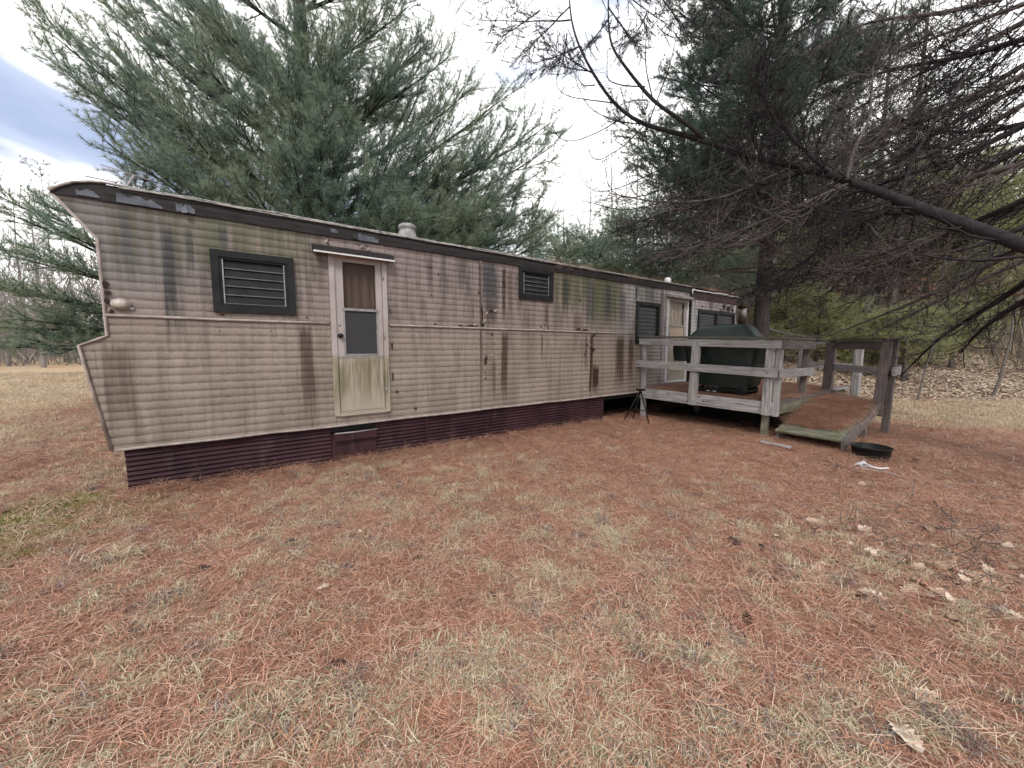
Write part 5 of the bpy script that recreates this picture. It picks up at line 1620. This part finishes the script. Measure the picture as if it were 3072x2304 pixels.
# saplings on the litter slope
gl = 'thin saplings on the litter slope'
SAP = iter(['dark thin sapling leaning beside the ramp end post', 'thinnest straight sapling next to the leaning one', 'tallest sapling leaning on the litter slope near the border', 'short far sapling high on the litter slope'])
for px, py, tx, ty, dpt, r_ in ((2752, 1168, 2778, 1100, 10.9, .028), (2787, 1160, 2800, 1060, 11.2, .010), (2985, 1165, 3030, 1000, 11.4, .04), (2978, 1040, 2995, 990, 18, .03)):
    b = at(px, py, dpt); b[2] = gz(b[0], b[1]); tp = at(tx, ty, dpt + .4)
    q = bez(b - [0, 0, .1], tp + (tp - b) * 1.2, 0, 8, .03)
    tb = [(q, np.linspace(r_, r_ * .4, 8), 6)]
    dead_spray(q, r_ * 2, tb, 9, 2, -.1, sub_len=.35, start=.3, tl=.3)
    o = link('sapling', tubes_mesh('sapling', tb, M['bark_wood']))
    tag(o, next(SAP), 'sapling', gl)

# distant house at the left edge
hb = at(-10, 1000, 62); hz = gz(hb[0], hb[1])
hs = thing('distant_house', 'low grey house far off behind the boughs at the left edge', 'house', (hb[0], hb[1], hz))
ex, ey = RT * 5.5, FH * 4
c_ = np.array([hb[0], hb[1], hz])
cor = [c_ - ex, c_ + ex, c_ + ex + 2 * ey, c_ - ex + 2 * ey]
hh = 3.6 + (at(0, 1000, 62)[2] - hz) * 0
zr_ = at(0, 955, 62)[2]
v = [tuple(q + [0, 0, -.5]) for q in cor] + [(q[0], q[1], zr_) for q in cor]
MB().add(v, [(0, 1, 5, 4), (1, 2, 6, 5), (2, 3, 7, 6), (3, 0, 4, 7)]).build('wall', col_mat('grey_house_wall', (0.24, 0.23, 0.23), (0.19, 0.18, 0.18), 1, .8), hs)
z2 = at(0, 915, 66)[2]
rl, rr_ = (c_ - ex * 1.08 + ey), (c_ + ex * 1.08 + ey)
e0 = [c_ - ex * 1.08 - ey * .1, c_ + ex * 1.08 - ey * .1, c_ + ex * 1.08 + 2.1 * ey, c_ - ex * 1.08 + 2.1 * ey]
v = [(q[0], q[1], zr_) for q in e0] + [(rl[0], rl[1], z2), (rr_[0], rr_[1], z2)]
MB().add(v, [(0, 1, 5, 4), (2, 3, 4, 5), (0, 4, 3), (1, 2, 5), (3, 2, 1, 0)]).build('roof', col_mat('grey_house_roof', (0.36, 0.35, 0.35), (0.3, 0.29, 0.29), 1, .8), hs)
MB().beam((e0[0][0], e0[0][1], zr_), (e0[1][0], e0[1][1], zr_), .2, .25).build('fascia', M['whiteedge'], hs)

# ---------------------------------------------------------------- ground cover
protos = bpy.data.collections.new('ground_cover_shapes')     # not linked to the scene


def proto_obj(coll, name, me):
    o = bpy.data.objects.new(name, me); coll.objects.link(o); return o


M['fallen'] = island_mat('fallen_needles', [(0.0, (0.10, 0.047, 0.034)), (0.35, (0.31, 0.142, 0.086)), (0.7, (0.53, 0.270, 0.168)), (0.92, (0.62, 0.40, 0.30)), (1.0, (0.62, 0.50, 0.38))], .7)
M['blade'] = island_mat('dry_grass', [(0.0, (0.27, 0.20, 0.12)), (0.4, (0.54, 0.445, 0.295)), (0.75, (0.70, 0.595, 0.42)), (0.9, (0.50, 0.46, 0.26)), (1.0, (0.72, 0.63, 0.48))], .7, .2)
M['blade_g'] = island_mat('grey_green_grass', [(0.0, (0.22, 0.19, 0.10)), (0.4, (0.46, 0.41, 0.26)), (0.8, (0.66, 0.59, 0.40)), (1.0, (0.74, 0.67, 0.53))], .7, .2)
M['blade_d'] = island_mat('dead_grey_grass', [(0.0, (0.07, 0.055, 0.052)), (0.6, (0.17, 0.135, 0.125)), (1.0, (0.42, 0.36, 0.33))], .8)
M['straw'] = island_mat('field_straw', [(0.0, (0.30, 0.23, 0.15)), (0.5, (0.52, 0.41, 0.28)), (1.0, (0.66, 0.55, 0.40))], .8, .2)
M['blade_m'] = island_mat('moss_grass', [(0.0, (0.10, 0.10, 0.025)), (0.6, (0.22, 0.21, 0.05)), (1.0, (0.36, 0.32, 0.13))], .8)


def leaf_mat(nt, p):
    f = nt.n.new('ShaderNodeObjectInfo').outputs['Random']
    c = nt.ramp(f, [(0.0, (0.20, 0.125, 0.08)), (0.35, (0.42, 0.305, 0.215)), (0.7, (0.60, 0.48, 0.36)), (1.0, (0.70, 0.60, 0.47))])
    nt.put(p.inputs['Base Color'], nt.mix(nt.mul(nt.noise(nt.coord(), 30, 3), .5), c, (0.22, 0.15, 0.10)))
    p.inputs['Roughness'].default_value = .6


M['leaf'] = material('dry_oak_leaf', leaf_mat)


def strip(pts, wd, flatn=None):
    """thin bent ribbon: returns verts and quads"""
    P = np.array(pts); t = np.gradient(P, axis=0); s_ = np.cross(t, [0, 0, 1.0]) + 1e-6; s_ /= np.linalg.norm(s_, axis=1)[:, None]
    wv = np.array(wd)[:, None] / 2
    v = np.concatenate([P - s_ * wv, P + s_ * wv]); n = len(P)
    return v, np.array([(i, i + 1, i + 1 + n, i + n) for i in range(n - 1)])


def bundle(makers):
    vs, qs, b = [], [], 0
    for v, q in makers:
        vs.append(v); qs.append(q + b); b += len(v)
    return np.concatenate(vs), np.concatenate(qs)


def needle_patch(seed, k=64, rad=.16, L=.095, wd=.00145, hz_=.022, align=None):
    r_ = np.random.default_rng(seed); out = []
    for i in range(k):
        c = r_.normal(0, rad * .6, 2); az = r_.uniform(0, 2 * math.pi) if align is None else r_.normal(align, .5)
        l_ = L * r_.uniform(.6, 1.25); z0, z1 = r_.uniform(.0, hz_, 2); bow = r_.normal(0, .16) * l_
        d = np.array([math.cos(az), math.sin(az)]); s_ = np.array([-d[1], d[0]])
        zm_ = (z0 + z1) / 2 + r_.uniform(0, .014)
        pts = [[*(c - d * l_ / 2), z0], [*(c + s_ * bow), zm_], [*(c + d * l_ / 2), z1]]
        out.append(strip(pts, [wd, wd, wd * .6]))
    return bundle(out)


def grass_tuft(seed, k=34, rad=.045, h=.048, wd=.0026, curl=1.0):
    r_ = np.random.default_rng(seed); out = []
    for i in range(k):
        c = r_.normal(0, rad * .55, 2); az = r_.uniform(0, 2 * math.pi); d = np.array([math.cos(az), math.sin(az)])
        hh_ = h * r_.uniform(.5, 1.2); l_ = curl * r_.uniform(.02, .09)
        pts = [[*c, -.005], [*(c + d * l_ * .35), hh_ * .8], [*(c + d * l_ * .8), hh_ * r_.uniform(.75, 1.0)], [*(c + d * l_ * 1.15), hh_ * r_.uniform(.2, .75)]]
        out.append(strip(pts, [wd, wd, wd * .8, wd * .35]))
    return bundle(out)


def leaf_verts(seed, L=.13, wd=.082, curl=.3):
    """lobed oak leaf"""
    r_ = np.random.default_rng(seed); n = 13; edge = []
    for i in range(n):
        t = i / (n - 1)
        env = math.sin(math.pi * min(1, t * .93 + .05)) ** .75
        lobe = 1.0 if i % 2 else .66
        edge.append((t * L - L / 2, wd / 2 * env * lobe * r_.uniform(.85, 1.15) + .003))
    cv = r_.uniform(-curl, curl); tw = r_.uniform(-.5, .5) * curl * 2; v = []
    for sgn in (1, 0, -1):
        for x, y in edge:
            yy = y * sgn
            z = .014 + abs(yy) * r_.uniform(.25, .6) * (1 if curl > 0 else 0) + cv * x * x / L * 2.4 + tw * yy * x / L + r_.normal(0, .0015)
            v.append((x, yy, z))
    q = []
    for b in (0, n):
        for i in range(n - 1):
            q.append((b + i, b + i + 1, b + n + i + 1, b + n + i))
    # stalk
    v += [(-L / 2 - .03, -.001, .012), (-L / 2 - .03, .001, .012), (-L / 2 + .004, .0012, .014), (-L / 2 + .004, -.0012, .014)]
    k = len(v) - 4
    q.append((k, k + 1, k + 2, k + 3))
    return np.array(v), np.array(q)


c_need = bpy.data.collections.new('needle_shapes'); c_tuft = bpy.data.collections.new('grass_shapes'); c_leaf = bpy.data.collections.new('leaf_shapes'); c_moss = bpy.data.collections.new('moss_shapes'); c_far = bpy.data.collections.new('straw_shapes')
for i in range(5):
    v, q = needle_patch(i + 1); proto_obj(c_need, 'needle_shape_%d' % i, raw_mesh('needle_shape', v, quads=q, mat=M['fallen']))
for i in range(7):
    v, q = grass_tuft(i + 20, k=58 + 4 * i, rad=.048, wd=.0022); proto_obj(c_tuft, 'grass_shape_%d' % i, raw_mesh('grass_shape', v, quads=q, mat=(M['blade'], M['blade'], M['blade_g'], M['blade_g'], M['blade'], M['blade_g'], M['blade_d'])[i]))
for i in range(4):
    v, q = leaf_verts(i + 40); proto_obj(c_leaf, 'leaf_shape_%d' % i, raw_mesh('leaf_shape', v, quads=q, mat=M['leaf']))
for i in range(2):
    v, q = grass_tuft(i + 60, k=40, rad=.06, h=.03, wd=.004); proto_obj(c_moss, 'moss_shape_%d' % i, raw_mesh('moss_shape', v, quads=q, mat=M['blade_m']))
for i in range(3):
    v, q = grass_tuft(i + 80, k=40, rad=.14, h=.045, wd=.004, curl=1.8); proto_obj(c_far, 'straw_shape_%d' % i, raw_mesh('straw_shape', v, quads=q, mat=M['straw']))


def scatter(name, coll, nproto, P, rot, scl, label=None):
    me = bpy.data.meshes.new(name)
    me.vertices.add(len(P)); me.vertices.foreach_set('co', np.asarray(P, np.float32).reshape(-1))
    a_ = me.attributes.new('rot', 'FLOAT_VECTOR', 'POINT'); a_.data.foreach_set('vector', np.asarray(rot, np.float32).reshape(-1))
    a_ = me.attributes.new('scl', 'FLOAT', 'POINT'); a_.data.foreach_set('value', np.asarray(scl, np.float32))
    a_ = me.attributes.new('pick', 'INT', 'POINT'); a_.data.foreach_set('value', rng.integers(0, nproto, len(P)).astype(np.int32))
    o = link(name, me, kind='stuff')
    if label:
        o['label'] = label
    ng = bpy.data.node_groups.new(name + '_scatter', 'GeometryNodeTree')
    ng.interface.new_socket('Geometry', in_out='INPUT', socket_type='NodeSocketGeometry')
    ng.interface.new_socket('Geometry', in_out='OUTPUT', socket_type='NodeSocketGeometry')
    N = ng.nodes; L = ng.links
    gi = N.new('NodeGroupInput'); go = N.new('NodeGroupOutput')
    ci = N.new('GeometryNodeCollectionInfo'); ci.inputs['Collection'].default_value = coll
    ci.inputs['Separate Children'].default_value = True; ci.inputs['Reset Children'].default_value = True
    ip = N.new('GeometryNodeInstanceOnPoints'); ip.inputs['Pick Instance'].default_value = True

    def na(nm, ty):
        q = N.new('GeometryNodeInputNamedAttribute'); q.data_type = ty; q.inputs['Name'].default_value = nm; return q.outputs['Attribute']
    er = N.new('FunctionNodeEulerToRotation')
    L.new(na('rot', 'FLOAT_VECTOR'), er.inputs[0]); L.new(er.outputs[0], ip.inputs['Rotation'])
    L.new(na('scl', 'FLOAT'), ip.inputs['Scale']); L.new(na('pick', 'INT'), ip.inputs['Instance Index'])
    L.new(gi.outputs[0], ip.inputs['Points']); L.new(ci.outputs[0], ip.inputs['Instance']); L.new(ip.outputs[0], go.inputs[0])
    md = o.modifiers.new('scatter', 'NODES'); md.node_group = ng
    return o


def polar(n, r0, r1, a0=-80, a1=80, pw=1.0):
    """points round the viewpoint, thinning with distance"""
    r_ = r0 + (r1 - r0) * rng.random(n) ** pw; th = np.radians(rng.uniform(a0, a1, n))
    f = r_ * np.cos(th); s_ = r_ * np.sin(th)
    return CAM[0] + FH[0] * f + RT[0] * s_, CAM[1] + FH[1] * f + RT[1] * s_


def free(x, y):
    """not under the home, skirting or deck"""
    home_ = (x > -0.9) & (x < 6.05) & (y > 0.0) & (y < 3)
    home2 = (x > 6.0) & (x < 11.6) & (y > 0.8) & (y < 3)
    dk = (x > 7.9) & (x < 11.1) & (y > -2.6) & (y < .3)
    return ~(home_ | home2 | dk)


x, y = polar(26000, .9, 13, pw=1.15)
zn_, zs_, zl_, zm_, z_ = zones(x, y)
keep = free(x, y) & (rng.random(len(x)) < np.clip(.12 + zn_ * 1.0, 0, 1) * (1 - .8 * zm_) * (1 - zl_))
x, y, z_ = x[keep], y[keep], z_[keep]
n = len(x)
sc_ = rng.uniform(.8, 1.35, n) * (1 + .05 * np.hypot(x - CAM[0], y - CAM[1]))
P = np.stack([x, y, z_ + .002], 1); R_ = np.stack([rng.normal(0, .08, n), rng.normal(0, .08, n), rng.uniform(0, 6.28, n)], 1)
# the mat of needles on the ramp, landing, deck and roof
xr = rng.uniform(7.28, 10.2, 1500); yr = rng.uniform(-3.40, -2.70, 1500)
kr = (yr > -3.42 + np.clip(xr - 9.05, 0, 2) * .85) & (rng.random(1500) < sstep(xr, 7.15, 7.6))
xd = rng.uniform(7.2, 11.0, 1800); yd = rng.uniform(-2.5, -.1, 1800)
kd = rng.random(1800) < sstep(vnoise(xd, yd, 1.3), .25, .45)
xq = np.concatenate([xr[kr], xd[kd]]); yq = np.concatenate([yr[kr], yd[kd]])
zq = np.concatenate([[rz(t) + .022 for t in xr[kr]], [zf(t) + .004 for t in yd[kd]]])
m_ = len(xq)
P = np.concatenate([P, np.stack([xq, yq, zq], 1)]); sc_ = np.concatenate([sc_, rng.uniform(.8, 1.2, m_)])
R_ = np.concatenate([R_, np.stack([rng.normal(0, .06, m_), rng.normal(0, .06, m_) - .12 * (xq < 8.9) * (yq < -2.6), rng.uniform(0, 6.28, m_)], 1)])
xf = rng.uniform(4.2, 11.3, 420); kf = rng.random(420) < sstep(xf, 4.0, 5.4); xf = xf[kf]; m_ = len(xf); yf = rng.uniform(-.05, 1.0, m_)
P = np.concatenate([P, np.stack([xf, yf, 2.915 + .10 * np.sin(np.pi * np.clip(yf, 0, 3) / 3) - .03 * (yf < 0.02) - .08 * (xf > 9.05) * 0], 1)])
sc_ = np.concatenate([sc_, rng.uniform(.7, 1.3, m_)]); R_ = np.concatenate([R_, np.stack([rng.normal(.15, .25, m_), rng.normal(0, .2, m_), rng.uniform(0, 6.28, m_)], 1)])
xk = rng.uniform(-.85, 6.0, 900); yk = .02 - np.abs(rng.normal(0, .09, 900)); zk = zones(xk, yk)[4] + .05 * np.exp(-np.abs(yk) / .06) * (.4 + vnoise(xk, yk, 3.0))
P = np.concatenate([P, np.stack([xk, yk, zk], 1)]); sc_ = np.concatenate([sc_, rng.uniform(.6, 1.1, 900)]); R_ = np.concatenate([R_, np.stack([rng.normal(.3, .25, 900), rng.normal(0, .2, 900), rng.uniform(0, 6.28, 900)], 1)])
scatter('pine_needles', c_need, 5, P, R_, sc_)

# thin mats that carry the needles on ramp and deck
def needle_mat(nx_, ny_, fx, name):
    v = []; f = []
    for i in range(nx_):
        for j in range(ny_):
            v.append(fx(i / (nx_ - 1), j / (ny_ - 1)))
    for i in range(nx_ - 1):
        for j in range(ny_ - 1):
            f.append((i * ny_ + j, (i + 1) * ny_ + j, (i + 1) * ny_ + j + 1, i * ny_ + j + 1))
    return MB().add(v, f, smooth=True).build(name, M['mat'], kind='stuff')


M['mat'] = col_mat('needle_mat', (0.30, 0.15, 0.095), (0.12, 0.055, 0.038), 45, .95, .8)


def ramp_fx(u, t):
    x_ = 7.34 + u * 2.6 + (.10 * math.sin(t * 9) if u == 0 else 0)
    hi_ = RY1 + .10 + max(0, x_ - 9.05) * .9 + .02 * math.sin(x_ * 11); lo_ = RY0 - .02
    if hi_ > lo_ - .05:
        hi_ = lo_ - .05
    y_ = lo_ + (hi_ - lo_) * t
    e_ = min(1, 6 * min(u, t, 1 - t))
    return (x_, y_, rz(x_) + .014 + .018 * e_ + .008 * rng.random())


needle_mat(40, 14, ramp_fx, 'needle_litter')
needle_mat(40, 26, lambda u, t: (7.16 + u * 3.8, -.12 - t * 2.38, zf(-2.4 * t) - .012 + .03 * vnoise(np.array([u * 9]), np.array([t * 6]), 1.0)[0]), 'needle_litter')

# grass
x, y = polar(23000, 1.0, 11, pw=1.1)
zn_, zs_, zl_, zm_, z_ = zones(x, y)
n2 = vnoise(x + 9, y + 31, 1.6, 3); n3 = vnoise(x + 3, y + 77, 5.0, 2)
n4 = vnoise(x + 13, y + 5, 7.5, 1)
w_ = sstep(n2 * .35 + n3 * .3 + n4 * .35, .445, .535) * (1 - sstep(x + .45 * (y + 3), 2.0, 4.8)) * .98 + .05 + zs_ * .25 * (y > -1.5)
keep = free(x, y) & (rng.random(len(x)) < w_ * (1 - zl_) * (1 - zm_))
x, y, z_ = x[keep], y[keep], z_[keep]; n = len(x)
scatter('grass_tufts', c_tuft, 7, np.stack([x, y, z_], 1), np.stack([rng.normal(0, .15, n), rng.normal(0, .15, n), rng.uniform(0, 6.28, n)], 1), rng.uniform(.6, 1.15, n))
# straw grass of the field and the band on the right
x, y = polar(26000, 3.5, 34, -72, 72, pw=1.3)
zn_, zs_, zl_, zm_, z_ = zones(x, y)
keep = free(x, y) & (rng.random(len(x)) < np.clip(zs_ * 1.1 - .15, 0, 1))
x, y, z_ = x[keep], y[keep], z_[keep]; n = len(x)
scatter('straw_grass', c_far, 3, np.stack([x, y, z_], 1), np.stack([rng.normal(0, .1, n), rng.normal(0, .1, n), rng.uniform(0, 6.28, n)], 1), rng.uniform(.7, 1.3, n) * (.8 + .045 * np.hypot(x, y + 5)))
# moss
x, y = polar(9000, 1.5, 6, -75, -20, pw=1.0)
zn_, zs_, zl_, zm_, z_ = zones(x, y)
keep = free(x, y) & (rng.random(len(x)) < zm_ * .8)
x, y, z_ = x[keep], y[keep], z_[keep]; n = len(x)
if n:
    scatter('moss', c_moss, 2, np.stack([x, y, z_], 1), np.stack([rng.normal(0, .1, n), rng.normal(0, .1, n), rng.uniform(0, 6.28, n)], 1), rng.uniform(.6, 1.1, n))
# leaf litter on the wooded slope
x, y = polar(60000, 8.5, 36, -5, 62, pw=1.15)
zn_, zs_, zl_, zm_, z_ = zones(x, y)
keep = free(x, y) & (rng.random(len(x)) < zl_ * .95 + .015)
x, y, z_ = x[keep], y[keep], z_[keep]; n = len(x)
scatter('leaf_litter', c_leaf, 4, np.stack([x, y, z_], 1), np.stack([rng.normal(0, .28, n), rng.normal(0, .28, n), rng.uniform(0, 6.28, n)], 1), rng.uniform(.4, .75, n) * (1 + .015 * np.hypot(x, y)))

# single oak leaves on the lawn
LEAVES = [(2705, 2248, 1.5, 'large tan oak leaf beside the thin stick near the bottom right corner'), (2768, 2120, 1.05, 'pink tan oak leaf above the large leaf at bottom right'),
          (2148, 2005, 1.05, 'curled pale leaf alone right of the middle foreground'), (2870, 1885, 1.1, 'bleached pale leaf with dark holes at the lower right'), (2612, 1895, .9, 'small cream leaf left of the bleached holed leaf'),
          (2115, 1868, .8, 'small upright white leaf above the curled pale leaf'), (1455, 1995, 1.0, 'folded cream leaf in the grass at the lower middle'), (762, 2290, 1.0, 'broad cream leaf at the bottom edge left of the middle'),
          (1207, 2008, .6, 'little cream leaf in a hollow at the lower middle'), (970, 1775, .8, 'pale grey curled leaf among the left grass tufts'), (2535, 1660, .9, 'yellowish leaf at the near edge of the brush pile'), (2860, 1830, .9, 'torn white leaf below the brush pile')]
lmesh = [raw_mesh('oak_leaf', *(lambda a_: (a_[0], None, a_[1]))(leaf_verts(i + 140, curl=.32)), mat=M['leaf']) for i in range(6)]
for i, (px, py, s_, lab) in enumerate(LEAVES):
    g = on_ground(px, py, 0.0); g[2] = gz(g[0], g[1]) + .022
    o = link('oak_leaf', lmesh[i % 6]); o.location = g; o.scale = (s_ * .7,) * 3
    o.rotation_euler = (rng.normal(0, .10), rng.normal(0, .10), rng.uniform(0, 6.28))
    tag(o, lab, 'leaf')
LG = [(g_ := None)] and []
for i in range(70):
    px, py = rng.uniform(900, 3050), rng.uniform(1330, 2000)
    LG.append((px, py))
for i, (px, py) in enumerate(LG):
    g = on_ground(px, py, 0.0)
    if not bool(free(np.array([g[0]]), np.array([g[1]]))[0]) or (6.9 < g[0] < 9.4 and -3.6 < g[1] < 0):
        continue
    g[2] = gz(g[0], g[1]) + .012
    o = link('oak_leaf', lmesh[int(rng.integers(0, 6))]); o.location = g; o.scale = (rng.uniform(.45, .8),) * 3
    o.rotation_euler = (rng.normal(0, .35), rng.normal(0, .35), rng.uniform(0, 6.28))
    tag(o, 'small dry oak leaf lying loose on the needle covered ground', 'leaf', 'small oak leaves scattered over the needles')
for i in range(105):
    t = rng.random(); px = 2430 + t * 650 + rng.normal(0, 75); py = 1600 + t * 210 + rng.normal(0, 62)
    g = on_ground(px, py, 0.0); g[2] = gz(g[0], g[1]) + .014
    o = link('oak_leaf', lmesh[int(rng.integers(0, 6))]); o.location = g; o.scale = (rng.uniform(.5, 1.0),) * 3
    o.rotation_euler = (rng.normal(0, .4), rng.normal(0, .4), rng.uniform(0, 6.28))
    tag(o, 'pale oak leaf caught among the fallen twigs of the brush', 'leaf', 'oak leaves in the brush at right')

# pine cones
def cone_mesh(seed):
    r_ = np.random.default_rng(seed); mb = MB()
    n = 11
    prof = [(0.002, -.06), (.014, -.055), (.022, -.035), (.024, -.01), (.022, .015), (.016, .04), (.004, .058)]
    mb.lathe(prof, (0, 0, 0), 8)
    for k in range(42):
        t = k / 41; z = -.05 + .10 * t; rr = .022 * math.sin(math.pi * (t * .8 + .15)); az = k * 2.4
        d = np.array([math.cos(az), math.sin(az), 0]); s_ = np.array([-d[1], d[0], 0]); b0 = np.array([0, 0, z]) + d * rr * .8; e = b0 + d * .016 + [0, 0, .012]
        mb.add([b0 - s_ * .005, b0 + s_ * .005, e + s_ * .006, e - s_ * .006, e + d * .002 + [0, 0, -.004]], [(0, 1, 2, 3), (3, 2, 4)])
    mb.v = [(z, y, x) for x, y, z in mb.v]
    return mb.mesh('pine_cone', M['cone'])


M['cone'] = col_mat('pine_cone', (0.075, 0.055, 0.05), (0.03, 0.022, 0.02), 60, .85)
cms = [cone_mesh(i) for i in range(3)]
CONES = [(240, 1688), (612, 1720), (1478, 1800), (2205, 1640), (1965, 1765), (170, 1280), (50, 1185), (870, 1640), (2285, 1660), (1005, 2015), (2180, 1880), (2240, 1870), (2120, 1960), (1250, 1690)]
for i, (px, py) in enumerate(CONES):
    g = on_ground(px, py, 0.0); g[2] = gz(g[0], g[1]) + .028
    o = link('pine_cone', cms[i % 3]); o.location = g; o.rotation_euler = (rng.uniform(0, 6), rng.normal(0, .25), rng.uniform(0, 6.28)); s_ = rng.uniform(.6, .9); o.scale = (s_,) * 3
    tag(o, 'dark open pine cone lying among needles and grass', 'pine cone', 'pine cones on the ground')


# fallen branches and sticks
def stick(pts, r0, r1, label, mat='bark_grey', subs=0, zoff=.02, tl=.3, name='fallen_branch', sub_len=.35):
    P = []
    for px, py in pts:
        g = on_ground(px, py, 0); g[2] = gz(g[0], g[1]) + zoff; P.append(g)
    P = np.array(P); s_ = np.concatenate([[0], np.cumsum(np.linalg.norm(np.diff(P, axis=0), axis=1))])
    t = np.linspace(0, s_[-1], 12); q = np.stack([np.interp(t, s_, P[:, i]) for i in range(3)], 1)
    q[:, :2] += np.cumsum(rng.normal(0, .006, (12, 2)), 0); q[:, 2] += rng.normal(0, .006, 12)
    tb = [(q, np.linspace(r0, r1, 12), 6)]
    if subs:
        dead_spray(q, r0 * 2.2, tb, subs, 4, .12, sub_len=sub_len, start=.05, tl=tl, rmin=.003)
        tb = [(a_ * [1, 1, 0] + np.stack([0 * a_[:, 0], 0 * a_[:, 0], zones(a_[:, 0], a_[:, 1])[4] + .6 * np.maximum(0, a_[:, 2] - zones(a_[:, 0], a_[:, 1])[4])], 1), r_, k_) for a_, r_, k_ in tb]
        lim = []
        for a_, r_, k_ in tb:
            zz_ = zones(a_[:, 0], a_[:, 1])[4] + .006
            a_ = a_.copy(); a_[:, 2] = np.maximum(a_[:, 2], zz_); lim.append((a_, r_, k_))
        tb = lim
    o = link(name, tubes_mesh(name, tb, M[mat]))
    return tag(o, label, 'branch')


stick([(2545, 1395), (2660, 1413), (2800, 1440), (2930, 1465), (3075, 1488)], .016, .008, 'long thin grey branch lying from the black tub towards the right edge', 'bark_pale')
stick([(2360, 1437), (2440, 1472)], .009, .007, 'short pale straight stick on the needles in front of the ramp', 'bark_pale', name='stick')
stick([(2440, 1370), (2500, 1385), (2590, 1420)], .012, .006, 'tangle of dark twigs against the low edge of the ramp', 'bark_grey', 22, .05, .3, sub_len=.6)
stick([(2330, 1520), (2480, 1600), (2640, 1660), (2800, 1690)], .009, .004, 'dead branch with many twigs along the near edge of the brush', 'bark_grey', 26, .04, .35)
stick([(2560, 1560), (2700, 1650), (2860, 1720), (3060, 1830)], .009, .004, 'dead branch with dark twigs lying through the pale leaves at right', 'bark_wood', 30, .05, .4)
stick([(2700, 1560), (2860, 1600), (3000, 1640), (3140, 1660)], .009, .004, 'twiggy grey branch at the far side of the brush by the right edge', 'bark_grey', 28, .05, .4)
stick([(2800, 1500), (2900, 1620), (2990, 1720), (3080, 1850)], .009, .004, 'dark crooked branch running down through the brush at right', 'bark_wood', 24, .05, .4)
stick([(2480, 1480), (2640, 1500), (2800, 1500)], .010, .004, 'thin grey branch behind the brush below the long branch', 'bark_grey', 16, .03, .3)
stick([(2350, 2065), (2520, 2120), (2680, 2190), (2800, 2270)], .008, .005, 'thin dark stick slanting beside the large tan leaf at bottom right', 'bark_dark', name='stick')
stick([(2840, 2070), (2930, 2085), (3075, 2120)], .006, .004, 'thin pale twig with a bend near the right edge of the foreground', 'bark_pale', name='stick')
stick([(1210, 1810), (1232, 1770), (1238, 1735)], .005, .003, 'short crooked pale twig standing out in the middle grass', 'bark_pale', name='stick')
stick([(1440, 2150), (1475, 2210), (1490, 2260)], .008, .006, 'dark curved stick at the bottom middle of the lawn', 'bark_grey', name='stick')
stick([(2320, 1390), (2370, 1402), (2420, 1385)], .007, .004, 'small bent twig on the needles left of the ramp foot', 'bark_grey', 4, .02, .15, name='stick')
stick([(570, 1722), (640, 1712)], .012, .010, 'short thick dark stick in the left part of the lawn', 'bark_dark', name='stick')
stick([(20, 1418), (95, 1392)], .010, .008, 'pale broken stick at the left edge below the mossy patch', 'bark_pale', name='stick')
stick([(1700, 1690), (1760, 1740)], .005, .003, 'thin grey twig lying in the centre of the needle bed', 'bark_grey', name='stick')
